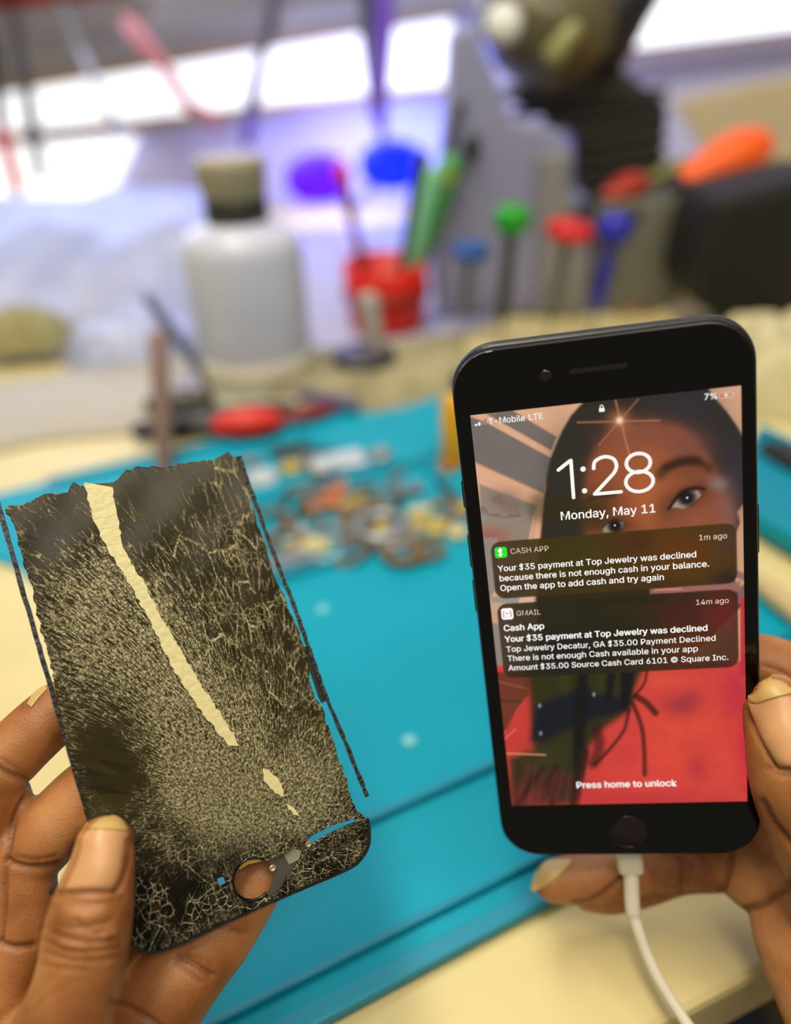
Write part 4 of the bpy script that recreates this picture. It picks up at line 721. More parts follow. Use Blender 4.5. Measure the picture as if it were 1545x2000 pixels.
def build_hand(name, chains, creases, label, vox=.0008):
    mb = MB()
    for ch in chains:
        P = spline([(q[0], q[1], q[2], q[3]) for q in ch], 5)
        mb.tube([dep(q[0], q[1], q[2]) for q in P], [float(q[3] * q[2] / FPX) for q in P], n=28, cap=6)
    t = mb.build('tmp', m_skin); rm = t.modifiers.new('r', 'REMESH'); rm.mode = 'VOXEL'; rm.voxel_size = vox
    s_ = t.modifiers.new('s', 'SMOOTH'); s_.factor = .5; s_.iterations = 7
    bpy.context.view_layer.update(); me = bpy.data.meshes.new_from_object(t.evaluated_get(bpy.context.evaluated_depsgraph_get())); bpy.data.objects.remove(t)
    nv = len(me.vertices); co = np.zeros(nv * 3); me.vertices.foreach_get('co', co); co = co.reshape(-1, 3)
    no = np.zeros(nv * 3); me.vertex_normals.foreach_get('vector', no); no = no.reshape(-1, 3)
    q = co - np.array(C0); z = q @ np.array(FW); X = 772.5 + FPX * (q @ np.array(RT)) / z; Y = 1000 - FPX * (q @ np.array(UP)) / z
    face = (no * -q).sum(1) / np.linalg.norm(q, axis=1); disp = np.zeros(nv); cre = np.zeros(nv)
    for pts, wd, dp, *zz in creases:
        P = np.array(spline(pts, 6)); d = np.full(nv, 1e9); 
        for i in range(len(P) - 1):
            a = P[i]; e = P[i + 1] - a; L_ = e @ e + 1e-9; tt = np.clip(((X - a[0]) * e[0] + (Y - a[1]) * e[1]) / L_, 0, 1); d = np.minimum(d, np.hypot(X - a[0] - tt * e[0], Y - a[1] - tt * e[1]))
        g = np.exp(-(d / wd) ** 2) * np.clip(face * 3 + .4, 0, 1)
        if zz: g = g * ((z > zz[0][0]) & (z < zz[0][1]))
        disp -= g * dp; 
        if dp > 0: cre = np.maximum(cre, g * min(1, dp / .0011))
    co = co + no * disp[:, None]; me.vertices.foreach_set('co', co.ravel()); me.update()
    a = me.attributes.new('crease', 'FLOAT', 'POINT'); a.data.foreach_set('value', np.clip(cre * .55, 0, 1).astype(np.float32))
    me.polygons.foreach_set('use_smooth', [True] * len(me.polygons)); me.materials.clear(); me.materials.append(m_skin); me.name = name
    o = bpy.data.objects.new(name, me); COL.objects.link(o); tag(o, label, 'hand')
    bm = bmesh.new(); bm.from_mesh(me); o_bvh = BVHTree.FromBMesh(bm); bm.free()
    return o, o_bvh
def nail(hand, bvh, left, right, name='fingernail', m=None, thick=.0005, lift=.0002, nv=14, crown=.0005):
    m = m or m_nail; Lp = spline(left, 6); Rp = spline(right, 6); N_ = nv; rows = []
    def samp(P, t): f = t * (len(P) - 1); i = min(int(f), len(P) - 2); return P[i] * (1 - (f - i)) + P[i + 1] * (f - i)
    M_ = 22; pts = []; lastd = None
    for j in range(M_ + 1):
        a, b = samp(Lp, j / M_), samp(Rp, j / M_)
        for i in range(N_ + 1):
            u = i / N_; p = a * (1 - u) + b * u; d = ray(p[0], p[1]); dn = d.normalized()
            h = bvh.ray_cast(C0, dn); dd = (h[0] - C0).length if h[0] is not None else float('nan'); pts.append([dn, dd, u, j / M_])
    D = np.array([p[1] for p in pts]).reshape(M_ + 1, N_ + 1)
    F = np.isnan(D)
    while F.any():                 # carry the finger's surface on to the nail's overhang
        P_ = np.pad(D, 1, constant_values=np.nan); nb = np.stack([P_[:-2, 1:-1], P_[2:, 1:-1], P_[1:-1, :-2], P_[1:-1, 2:]]); ok = ~np.isnan(nb)
        av = np.where(ok.any(0), np.where(ok, nb, 0).sum(0) / np.maximum(ok.sum(0), 1), np.nan); D = np.where(F, av, D); F = np.isnan(D)
    for _ in range(3): 
        E = D.copy(); E[1:-1, 1:-1] = (D[:-2, 1:-1] + D[2:, 1:-1] + D[1:-1, :-2] + D[1:-1, 2:] + D[1:-1, 1:-1] * 2) / 6; D = E
    vs = []
    for (dn, _, u, v), dd in zip(pts, D.ravel()):
        c = (1 - abs(2 * u - 1) ** 3) * (1 - max(0, (v - .9) / .1) ** 2)
        vs.append(C0 + dn * (dd - lift - crown * c))
    n_ = len(vs); vs += [C0 + p[0] * ((v_ - C0).length + thick * 1.4) for p, v_ in zip(pts, vs)]
    W_ = N_ + 1; fs = []
    for j in range(M_):
        for i in range(N_): k_ = j * W_ + i; fs += [(k_, k_ + 1, k_ + W_ + 1, k_ + W_), (n_ + k_, n_ + k_ + W_, n_ + k_ + W_ + 1, n_ + k_ + 1)]
    for i in range(N_): fs += [(i, n_ + i, n_ + i + 1, i + 1), (M_ * W_ + i, M_ * W_ + i + 1, n_ + M_ * W_ + i + 1, n_ + M_ * W_ + i)]
    for j in range(M_): fs += [(j * W_, (j + 1) * W_, n_ + (j + 1) * W_, n_ + j * W_), (j * W_ + N_, n_ + j * W_ + N_, n_ + (j + 1) * W_ + N_, (j + 1) * W_ + N_)]
    mb = MB(); mb.add(vs, fs, True); o = mb.build(name, m); o.parent = hand; return o

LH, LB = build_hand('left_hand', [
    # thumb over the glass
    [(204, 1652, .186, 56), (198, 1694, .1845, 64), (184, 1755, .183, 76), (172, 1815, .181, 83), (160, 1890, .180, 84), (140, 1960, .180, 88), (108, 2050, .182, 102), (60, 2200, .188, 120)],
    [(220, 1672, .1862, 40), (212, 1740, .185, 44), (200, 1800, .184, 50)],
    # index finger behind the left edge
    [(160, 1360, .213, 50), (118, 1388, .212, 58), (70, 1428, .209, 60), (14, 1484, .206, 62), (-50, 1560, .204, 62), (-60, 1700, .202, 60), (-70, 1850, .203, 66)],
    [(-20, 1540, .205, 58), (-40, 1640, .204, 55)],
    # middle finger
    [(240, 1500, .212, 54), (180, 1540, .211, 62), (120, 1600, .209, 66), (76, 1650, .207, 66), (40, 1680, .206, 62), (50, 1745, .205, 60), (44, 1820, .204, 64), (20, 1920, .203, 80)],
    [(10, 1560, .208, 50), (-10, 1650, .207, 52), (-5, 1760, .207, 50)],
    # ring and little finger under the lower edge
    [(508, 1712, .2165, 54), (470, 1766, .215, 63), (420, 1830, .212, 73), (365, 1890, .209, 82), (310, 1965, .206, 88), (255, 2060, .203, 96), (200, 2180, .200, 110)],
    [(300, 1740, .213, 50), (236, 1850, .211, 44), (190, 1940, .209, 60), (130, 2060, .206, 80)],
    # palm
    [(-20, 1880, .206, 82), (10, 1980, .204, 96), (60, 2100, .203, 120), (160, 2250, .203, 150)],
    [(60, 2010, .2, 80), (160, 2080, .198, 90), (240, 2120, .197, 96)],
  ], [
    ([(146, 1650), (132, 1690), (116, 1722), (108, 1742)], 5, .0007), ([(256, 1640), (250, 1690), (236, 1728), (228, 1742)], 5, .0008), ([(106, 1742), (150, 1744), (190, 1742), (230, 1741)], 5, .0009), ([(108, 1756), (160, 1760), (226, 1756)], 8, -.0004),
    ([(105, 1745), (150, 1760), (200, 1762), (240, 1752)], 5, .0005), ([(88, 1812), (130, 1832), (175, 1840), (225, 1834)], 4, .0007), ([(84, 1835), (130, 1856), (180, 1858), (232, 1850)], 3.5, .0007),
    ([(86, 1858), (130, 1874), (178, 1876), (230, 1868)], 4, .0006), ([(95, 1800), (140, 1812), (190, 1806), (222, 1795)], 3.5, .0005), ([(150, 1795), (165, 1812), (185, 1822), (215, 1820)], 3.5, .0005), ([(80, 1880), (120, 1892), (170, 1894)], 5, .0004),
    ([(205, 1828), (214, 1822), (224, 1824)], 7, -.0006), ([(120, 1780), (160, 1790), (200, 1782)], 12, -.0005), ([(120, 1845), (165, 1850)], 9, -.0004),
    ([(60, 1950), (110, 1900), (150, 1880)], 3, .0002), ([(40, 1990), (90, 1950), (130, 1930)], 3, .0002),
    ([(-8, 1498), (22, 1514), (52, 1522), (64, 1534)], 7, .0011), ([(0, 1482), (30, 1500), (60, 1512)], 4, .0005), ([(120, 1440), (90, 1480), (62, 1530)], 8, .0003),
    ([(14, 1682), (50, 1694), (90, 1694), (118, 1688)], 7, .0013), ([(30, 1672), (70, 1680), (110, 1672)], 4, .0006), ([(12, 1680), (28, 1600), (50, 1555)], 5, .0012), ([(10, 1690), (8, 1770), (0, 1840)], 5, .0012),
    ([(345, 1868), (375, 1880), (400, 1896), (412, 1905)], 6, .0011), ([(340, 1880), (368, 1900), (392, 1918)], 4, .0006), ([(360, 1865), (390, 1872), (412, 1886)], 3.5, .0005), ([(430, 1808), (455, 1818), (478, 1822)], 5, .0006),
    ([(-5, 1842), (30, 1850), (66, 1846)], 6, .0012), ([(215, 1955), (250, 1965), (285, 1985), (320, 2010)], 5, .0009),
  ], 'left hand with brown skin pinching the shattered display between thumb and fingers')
nail(LH, LB, [(198, 1593), (172, 1604), (152, 1640), (138, 1680), (122, 1715), (112, 1737)], [(222, 1592), (242, 1606), (252, 1640), (246, 1680), (236, 1712), (226, 1737)], 'thumbnail')
nail(LH, LB, [(199, 1591), (176, 1599), (160, 1618)], [(221, 1590), (241, 1602), (250, 1622)], 'nail_edge', m_nailtip, lift=.0006)
nail(LH, LB, [(62, 1382), (72, 1368), (82, 1356), (92, 1346)], [(52, 1374), (62, 1358), (74, 1345), (88, 1338)], 'fingernail', m_nailtip)

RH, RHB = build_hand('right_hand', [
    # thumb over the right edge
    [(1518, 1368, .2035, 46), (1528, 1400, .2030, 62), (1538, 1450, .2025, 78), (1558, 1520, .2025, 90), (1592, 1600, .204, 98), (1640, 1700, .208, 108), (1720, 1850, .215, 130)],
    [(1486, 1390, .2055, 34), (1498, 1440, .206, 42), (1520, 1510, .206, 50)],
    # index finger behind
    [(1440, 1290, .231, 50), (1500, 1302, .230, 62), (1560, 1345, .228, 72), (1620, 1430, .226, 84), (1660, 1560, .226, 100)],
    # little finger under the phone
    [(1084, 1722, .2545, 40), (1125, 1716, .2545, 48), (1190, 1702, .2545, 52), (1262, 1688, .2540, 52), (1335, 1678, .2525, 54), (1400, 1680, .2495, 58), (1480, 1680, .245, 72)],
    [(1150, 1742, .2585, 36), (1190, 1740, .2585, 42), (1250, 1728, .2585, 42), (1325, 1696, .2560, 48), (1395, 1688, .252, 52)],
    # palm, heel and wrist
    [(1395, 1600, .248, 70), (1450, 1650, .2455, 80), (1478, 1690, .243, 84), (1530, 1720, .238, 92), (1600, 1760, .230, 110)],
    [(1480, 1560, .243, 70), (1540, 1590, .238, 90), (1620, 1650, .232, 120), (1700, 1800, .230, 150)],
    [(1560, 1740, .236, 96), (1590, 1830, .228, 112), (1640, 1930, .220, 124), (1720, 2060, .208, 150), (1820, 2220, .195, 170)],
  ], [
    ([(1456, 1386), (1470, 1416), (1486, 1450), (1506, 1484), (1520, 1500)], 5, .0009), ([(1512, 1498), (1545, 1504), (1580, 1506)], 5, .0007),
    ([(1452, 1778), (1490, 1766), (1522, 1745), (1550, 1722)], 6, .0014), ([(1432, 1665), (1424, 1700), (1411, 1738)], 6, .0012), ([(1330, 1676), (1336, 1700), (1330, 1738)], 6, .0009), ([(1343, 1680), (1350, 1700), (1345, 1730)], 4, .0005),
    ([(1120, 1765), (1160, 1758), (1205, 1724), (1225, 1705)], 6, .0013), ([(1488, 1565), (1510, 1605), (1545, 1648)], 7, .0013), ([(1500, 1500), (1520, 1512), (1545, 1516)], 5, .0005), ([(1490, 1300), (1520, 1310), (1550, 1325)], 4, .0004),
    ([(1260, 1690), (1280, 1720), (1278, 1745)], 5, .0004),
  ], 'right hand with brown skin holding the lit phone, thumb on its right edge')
nail(RH, RHB, [(1461, 1352), (1462, 1375), (1474, 1410), (1490, 1446), (1510, 1480), (1522, 1497)], [(1512, 1318), (1545, 1325), (1561, 1348), (1574, 1400), (1584, 1450), (1590, 1500)], 'thumbnail', lift=.0010)
nail(RH, RHB, [(1460, 1351), (1462, 1368), (1478, 1374), (1510, 1362)], [(1510, 1316), (1536, 1320), (1552, 1336), (1560, 1352)], 'nail_edge', m_nailtip, lift=.0015)
nail(RH, RHB, [(1116, 1678), (1092, 1676), (1068, 1680), (1048, 1700), (1036, 1735)], [(1116, 1686), (1100, 1702), (1086, 1716), (1068, 1730), (1040, 1743)], 'fingernail', m_nailtip)
# ================================================================ bench things behind
Z3 = Matrix.Identity(3)
def M3(d, up=Vector((0, 0, 1))):            # rotation taking z to d
    return Vector(d).normalized().to_track_quat('Z', 'Y').to_matrix()
# ---- spray/pump bottle
B0 = at(508, 742); BY0 = B0.y
m_bot = mat('bottle_translucent', 'd2d5e6', .3, trans=.12, noise=.04, nscale=20, sss=.0)
t = thing('solvent_bottle', B0, 'tall translucent white bottle with a cream and black pump cap', 'bottle')
MB().lathe([(.040, 0), (.049, .003), (.051, .012), (.052, .118), (.050, .130), (.043, .138), (.029, .141), (.0255, .146)], B0, n=48).build('bottle_body', m_bot, t)
MB().lathe([(.0485, .004), (.0505, .010), (.0528, .012), (.0528, .030), (.052, .031)], B0, n=48).build('base_band', mat('bottle_base_cream', 'd5d0bd', .5), t)
MB().lathe([(.026, .142), (.0268, .144), (.0268, .161), (.025, .163)], B0, n=40).build('cap_collar', mat('cap_collar_black', '2a2b22', .4), t)
MB().lathe([(.025, .1625), (.0268, .164), (.029, .184), (.0295, .190), (.027, .193)], B0, n=40).build('cap_top', mat('cap_cream', '9a9078', .5), t)
MB().tube([B0 + Vector((0, -.0, .02)), B0 + Vector((0.002, 0, .141))], .004, n=12).build('dip_tube', mat('dip_tube', 'a7a89a', .4), t)
# cream tray under bottle
q = at(512, 775)
tr = MB(); tr.lathe([(.050, .0), (.060, .002), (.062, .012), (.059, .012), (.057, .004)], q + Vector((0, .02, 0)), n=40)
tag(tr.build('dish', mat('dish_cream', 'cfcab4', .5), loc=q), 'shallow cream dish at the foot of the translucent bottle', 'dish')

# ---- red cup with tools
c0 = at(757, 640); 
t = thing('tool_cup', c0, 'red round plastic cup holding a red driver and green tools', 'cup')
m_cup = mat('cup_red', 'd2200c', .35, spec=.4)
cr_ = .0455
MB().lathe([(cr_ * .80, 0), (cr_ * .88, .006), (cr_ * .95, .040), (cr_, .072), (cr_ * .96, .0725), (cr_ * .9, .040), (cr_ * .82, .006), (cr_ * .8, .004)], c0, n=48).build('cup_wall', m_cup, t)
MB().lathe([(cr_ * .965, .036), (cr_ * 1.03, .038), (cr_ * 1.03, .044), (cr_ * .97, .046)], c0, n=48).build('cup_band', mat('cup_band_dark', '8c150c', .4), t)
def rod(name, base, top, r0, r1, m, label, cat, group=None, tip=None, tipm=None, tipr=None, tipname='tip', n=14):
    base, top = Vector(base), Vector(top); t = thing(name, base, label, cat, group)
    MB().tube([base, top], [r0, r1], n=n).build('shaft', m, t)
    if tip: 
        a = top.lerp(base, tip); MB().tube([a, a.lerp(top, .5), top], [tipr * .8, tipr, tipr * .9], n=n).build(tipname, tipm, t)
    return t
yc = c0.y
fl = lambda dx, dy=0: c0 + Vector((dx, dy, .006))
m_redh = mat('handle_red', 'b5281c', .4); m_blk2 = mat('tool_black', '17171a', .4); m_green = mat('handle_green', '4f9a52', .4); m_gtl = mat('steel_dull', '77777a', .35, metal=.7)
rod('screwdriver', fl(-.012), atY(664, 330, yc - .01), .004, .0055, mat('handle_dark_red', '7c2a2c', .45), 'thin dark red screwdriver with an orange-red end leaning left in the red cup', 'screwdriver', tip=.1, tipm=mat('cap_orange_red', 'd8321a', .4), tipr=.0085, tipname='end_cap')
rod('pen', fl(.008), atY(825, 308, yc - .005), .0055, .0075, m_blk2, 'thick black pen standing in the red cup in front of the green tool', 'pen')
rod('pry_tool', fl(.016, .004), atY(878, 325, yc), .006, .0125, m_green, 'green pry tool with a yellow mark leaning right in the red cup', 'pry tool', tip=.12, tipm=mat('cap_yellow_green', '9fae3a', .4), tipr=.013, tipname='end_cap')
rod('brush', fl(.014, -.006), atY(846, 345, yc - .015), .004, .009, mat('handle_mint', '7fc596', .4), 'pale mint brush handle between the pen and the green pry tool', 'brush')
rod('spudger', fl(.012, .012), atY(900, 205, yc + .02), .003, .0065, mat('spudger_dark', '3c3c48', .5), 'long dark spudger standing tallest behind the green pry tool', 'spudger')
rod('tweezers', fl(.02, .01), atY(925, 278, yc + .01), .002, .003, m_gtl, 'thin tool with a small black knob at the right of the red cup', 'tweezers', tip=.06, tipm=m_blk2, tipr=.0085, tipname='knob')

# ---- precision screwdrivers standing in a row
def driver(foot, head, capc, label, name_cap, shaft_m, r=.0055, cap=(.0165, .0185), blue=False):
    f_, h_ = Vector(foot), Vector(head); d = (h_ - f_); L_ = d.length; d.normalize(); t = thing('precision_screwdriver', f_, label, 'screwdriver', 'precision screwdrivers standing behind the lit phone')
    MB().tube([f_, f_ + d * .03], [.0012, .0014], n=10).build('blade', m_gtl, t)
    MB().lathe([(.0022, .028), (r, .038), (r * .9, .06), (r * .75, L_ - .02), (r * .9, L_ - .008)], f_, M3(d), n=20).build('handle', shaft_m, t)
    MB().lathe([(cap[0] * .7, L_ - .008), (cap[0], L_ - .005), (cap[0], L_ + cap[1] * .4), (cap[0] * .75, L_ + cap[1] * .7)], f_, M3(d), n=28).build('swivel_cap', mat(name_cap, capc, .35), t)
m_dh = mat('driver_body_grey', '6d6e64', .4, metal=.5)
m_dh2 = mat('driver_body_dark', '4a4c42', .4, metal=.5)
ydr = at(985, 690).y
driver(at(902, 665), atY(920, 490, at(902, 665).y), '1b57a6', 'precision screwdriver with a flat mid-blue cap, leftmost of the row', 'cap_blue', m_dh, cap=(.0185, .010))
driver(at(975, 685), atY(1000, 436, at(975, 685).y), '129a12', 'precision screwdriver with a round green cap, tallest of the row', 'cap_green', m_dh2, r=.0075, cap=(.0165, .022))
driver(at(1066, 680), atY(1112, 452, at(1066, 680).y), 'd81e20', 'precision screwdriver with a flat bright red cap', 'cap_red', m_dh, cap=(.0215, .013))
driver(at(1150, 668), atY(1198, 455, at(1150, 668).y), '2424b0', 'precision screwdriver all in deep blue, rightmost of the row', 'cap_deep_blue', mat('driver_body_blue', '2a2ea8', .4), r=.0075, cap=(.0155, .024))

# ---- separator stand (pale lavender casting) and microscope
m_lav = mat('machine_lavender_grey', '8f90b0', .55, noise=.05, nscale=8)
def slab(name, pts, y, th, m, parent, bevel=.004):   # upright plate: front outline at distance y, real thickness behind it
    a = [atY(px, py, y) for px, py in pts]; n_ = len(a)
    for p in a: p.z = max(p.z, .0026)
    b_ = [p + Vector((0, th, 0)) for p in a]
    A = sum(a[i].x * a[(i + 1) % n_].z - a[(i + 1) % n_].x * a[i].z for i in range(n_))
    fs = [list(range(n_)), list(range(n_, 2 * n_))[::-1]] + [(i, n_ + i, n_ + (i + 1) % n_, (i + 1) % n_) for i in range(n_)]
    if A < 0: fs = [f[::-1] for f in fs]
    return MB().add(a + b_, fs).build(name, m, parent, bevel=bevel)
y1 = at(1000, 640).y + .035
sp = thing('microscope_stand', at(1010, 640), 'large lavender grey machine stand with a slanting arm behind the screwdrivers', 'machine stand')
slab('stand_column', [(858, 640), (845, 560), (868, 300), (884, 60), (925, 50), (950, 100), (985, 190), (1005, 232), (1060, 244), (1100, 262), (1122, 300), (1118, 372), (1140, 430), (1160, 520), (1150, 655)], y1, .07, m_lav, sp, .006)
slab('column_panel', [(1052, 300), (1112, 300), (1112, 370), (1132, 440), (1150, 520), (1140, 640), (1052, 640)], y1 - .012, .012, mat('machine_grey_panel', '8a8888', .55), sp)
y2 = y1 + .13
ms = thing('microscope', atY(1160, 400, y2), 'dark ribbed microscope body with an olive round head, above the tool bin', 'microscope')
slab('ribbed_body', [(985, 190), (1130, 100), (1165, 95), (1308, 205), (1298, 300), (1292, 395), (1230, 440), (1150, 420), (1120, 385), (1120, 262)], y2, .09, mat('microscope_black', '4a473c', .5), ms, .006)
for k in range(6):
    a = atY(1010 + 8 * k, 222 + 30 * k, y2 - .004); b_ = atY(1296, 158 + 32 * k + 22, y2 - .004)
    MB().tube([a if k < 2 else atY(1128, 218 + 30 * k, y2 - .004), b_], .0055, n=10).build('rib', mat('rib_dark', '2b2923', .5) if k == 0 else bpy.data.materials['rib_dark'], ms)
hd = atY(1068, 28, y2 - .01)
MB().lathe([(.03, -.05), (.06, -.045), (.076, -.02), (.078, .015), (.065, .038), (.03, .05)], hd, M3((.35, -.5, .9)), n=48).build('round_head', mat('head_olive', '5c5232', .35, spec=.6), ms)
MB().lathe([(.012, 0), (.018, .006), (.017, .014), (.008, .018)], atY(983, 52, y2 - .10), M3((-.1, -1, .3)), n=24).build('lens_ring', mat('lens_pale', 'd9d9d0', .2), ms)
MB().tube([atY(1085, 105, y2 - .09), atY(1118, 62, y2 - .09)], [.012, .010], n=16).build('eyepiece', mat('eyepiece_yellowish', '8d8c52', .4), ms)
MB().tube([atY(1178, 95, y2 - .02), atY(1205, 20, y2 - .02), atY(1240, -60, y2)], [.030, .034, .04], n=24).build('ocular_tube', m_blk2, ms)

# ---- tool bin with handles
tb0 = at(1255, 620)
tbn = thing('tool_bin', tb0, 'dull grey plastic bin full of hand tools, left of the black case', 'bin')
m_bin = mat('bin_grey_plastic', '77776a', .5, noise=.08, nscale=15)
yb = at(1250, 610).y
bp_ = [(1165, 400), (1400, 372), (1372, 470), (1325, 585), (1265, 622), (1160, 655)]
slab('front_wall', bp_, yb, .006, m_bin, tbn, .002)
slab('back_wall', [(1160, 390), (1395, 360), (1372, 470), (1318, 560), (1160, 600)], yb + .12, .006, m_bin, tbn, .002)
slab('side_wall', [(1160, 400), (1172, 399), (1172, 650), (1160, 652)], yb + .006, .115, m_bin, tbn, .002)
def handle(p, q_, r, c, label, cat='screwdriver', name='hand_tool', grip='grip', dy=.03, neck=None):
    a, b_ = atY(*p, yb + dy), atY(*q_, yb + dy + .02); t = thing(name, a, label, cat); mm = mat('grip_' + c, c, .4)
    MB().tube([a, a.lerp(b_, .25), a.lerp(b_, .55), a.lerp(b_, .85), b_], [r * .62, r * .8, r, r * 1.05, r * .85], n=24, cap=4).build(grip, mm, t)
    d = (a - b_).normalized(); e = a + d * .055
    if neck: MB().tube([a, e, e + Vector((0, 0, -.05))], [r * .5, r * .4, r * .4], n=12).build('tool_neck', m_blk2, t)
    return t
handle((1345, 352), (1468, 292), .026, 'ff6404', 'bright orange fat tool handle sticking out of the grey bin to the right', 'tool handle', neck=1)
handle((1185, 388), (1245, 362), .016, 'a83018', 'dull red tool handle on the left of the grey bin', 'tool handle', neck=1, dy=.02)
handle((1262, 410), (1300, 392), .015, 'b23a1c', 'small rust red tool handle below the orange one', 'tool handle', neck=1, dy=.015)
handle((1225, 372), (1345, 318), .0085, '6f7a2c', 'thin olive green tool handle lying across the bin behind the orange one', 'tool handle', dy=.07)
rod('pliers', atY(1180, 402, yb + .03), atY(1400, 350, yb + .05), .011, .010, m_blk2, 'black pliers lying across the top of the grey bin', 'pliers')

# ---- black case on the right
bb = at(1470, 640); yq = at(1395, 625).y
cs = thing('black_case', bb, 'large black equipment case at the right, beyond the lit phone', 'case')
slab('case_body', [(1394, 388), (1640, 330), (1640, 720), (1545, 690), (1440, 650), (1356, 595), (1350, 545), (1370, 470)], at(1480, 672).y, .095, mat('case_black', '0a0a07', .6), cs, .01)
slab('case_lid', [(1470, 360), (1500, 330), (1640, 400), (1640, 470), (1470, 395)], yb + .1, .1, mat('case_lid_dark', '35332c', .5), cs, .008)

# ---- shelf board behind on the right
sb = thing('backboard', atY(1450, 500, 1.22), 'plain beige board standing on the bench behind the black case', 'board')
slab('board_panel', [(1315, 196), (1640, 130), (1640, 520), (1430, 520), (1400, 330)], 1.22, .02, mat('shelf_beige', 'c9b998', .55, noise=.06, nscale=10), sb, .003)

# ---- UV curing lamp: two coloured heads glowing on the wall side
def lamp_col(name, c, s):
    return emis(name, c, s)
uv = thing('curing_lamp', at(690, 470), 'small curing lamp with a violet and a blue glowing head beside the red cup', 'lamp')
ylp = at(690, 470).y
m_uvb = mat('lamp_body_white', 'c9c8dc', .5)
for cx, cy, rx, name, c, s in ((622, 348, 66, 'violet_head', '5c08ff', 1.5), (765, 322, 66, 'blue_head', '0626ff', 1.6)):
    ctr = atY(cx, cy, ylp); r_ = rx / FPX * ctr.dot(FW) if False else rx / FPX * (ctr - C0).dot(FW)
    MB().lathe([(r_ * .6, -.012), (r_ * .95, -.008), (r_, 0), (r_ * .96, .010), (r_ * .5, .020)], ctr, M3((0, -.55, 1)), n=40).build(name, emis('glow_' + name, c, s), uv)
    l = bpy.data.lights.new(name + '_light', 'POINT'); l.energy = 1.3; l.color = (.36, .30, 1.0) if 'violet' in name else (.2, .3, 1.0); l.shadow_soft_size = .03
    o = bpy.data.objects.new(name + '_light', l); COL.objects.link(o); o.location = ctr + Vector((0, .16, .01))
MB().tube([atY(622, 360, ylp), atY(660, 390, ylp + .01), atY(690, 400, ylp + .01), atY(765, 335, ylp)], .006, n=12).build('yoke', m_uvb, uv)
MB().tube([atY(690, 400, ylp + .01), at(690, 470)], .007, n=12).build('stem', m_uvb, uv)
MB().lathe([(.035, 0), (.035, .006), (.01, .010)], at(690, 470), n=32).build('lamp_base', m_uvb, uv)

# ---- tools hanging from the magnetic bar
bar = thing('magnetic_tool_bar', dep(400, 20, 1.35), 'grey magnetic tool bar across the window with tools hanging from it', 'tool rack')
hb0, hb1 = dep(-80, 66, 1.30), dep(900, -62, 1.12)
d = (hb1 - hb0).normalized(); nn_ = d.cross(Vector((0, 0, 1))).normalized()
Mb = Matrix(((d.x, nn_.x, 0), (d.y, nn_.y, 0), (d.z, nn_.z, 1)))
MB().box((hb0 + hb1) / 2 + nn_ * .012, ((hb1 - hb0).length, .014, .042), M=Mb).build('bar', mat('bar_grey', '8b8688', .5, metal=.2), bar, bevel=.002)
def hang(name, pts, rs, label, cat, m, m2=None, split=.5, r2=None):
    P = [dep(*p) for p in pts]; t = thing(name, P[0], label, cat)
    MB().tube(P, rs, n=12).build('handle', m, t)
    if m2: MB().tube([P[-2].lerp(P[-1], 0), P[-1]], [r2 or rs[-1] * 1.25, (r2 or rs[-1]) * .9], n=12).build('tip', m2, t)
hang('tweezers', [(22, 20, 1.24), (36, 90, 1.24), (62, 240, 1.23), (78, 345, 1.22)], [.006, .0085, .011, .008], 'dark tweezers hanging at the far left in front of the window', 'tweezers', mat('hang_dark', '3a3a42', .5))
hang('screwdriver', [(-40, 20, 1.22), (-10, 110, 1.22), (4, 260, 1.21), (34, 368, 1.20)], [.008, .010, .010, .007], 'red and black screwdriver hanging at the left edge of the photo', 'screwdriver', m_blk2, mat('hang_red', 'b02a30', .5), r2=.011)
hang('probe', [(118, 5, 1.22), (150, 80, 1.22), (198, 190, 1.22), (238, 262, 1.21)], [.004, .005, .007, .008], 'thin pale grey probe hanging second from the left window edge', 'probe', mat('hang_grey', '9a9aa4', .5))
hang('pliers', [(246, 40, 1.21), (262, 62, 1.21), (318, 128, 1.20), (368, 205, 1.20), (412, 228, 1.2), (425, 250, 1.2)], [.009, .015, .010, .010, .009, .006], 'pinkish red pliers hanging at a slant in front of the window', 'pliers', mat('hang_pink', 'a85450', .5))
hang('spudger', [(534, -20, 1.155), (527, 50, 1.16), (508, 120, 1.16), (492, 210, 1.16), (484, 276, 1.16)], [.006, .011, .008, .011, .007], 'black and purple spudger hanging above the bottle cap', 'spudger', mat('hang_black', '25222e', .5), mat('hang_purple', '4a2c98', .5), r2=.0105)
hang('screwdriver', [(716, -40, 1.13), (718, 60, 1.13), (728, 160, 1.12), (735, 228, 1.12)], [.013, .013, .011, .009], 'black shafted screwdriver hanging beside the purple one', 'screwdriver', m_blk2)
hang('screwdriver', [(752, -40, 1.11), (752, 50, 1.11), (744, 150, 1.11), (742, 240, 1.11), (748, 268, 1.11)], [.011, .014, .014, .010, .006], 'purple handled screwdriver hanging right of the black one', 'screwdriver', mat('hang_violet', '5a24a8', .4), mat('hang_violet_tip', '7a3ac0', .4), r2=.006)
# ---- red packets above the window
for i, (x0, y0, x1, y1_, lab) in enumerate(((-40, -60, 42, 36, 'dark red box at the top left corner above the window'), (44, -60, 108, 34, 'dark red box beside the corner box above the window'), (132, -60, 222, 22, 'dark red box third from the left corner above the window'))):
    pk = wallquad([(x0, y0), (x1, y0 - 10), (x1, y1_ - 10), (x0, y1_)], .05, .015).build('red_box', mat('packet_red_%d' % i, ('6e1418', '8a1a16', '7c1012')[i], .5)); 
    tag(pk, lab, 'box', 'red boxes above the window')
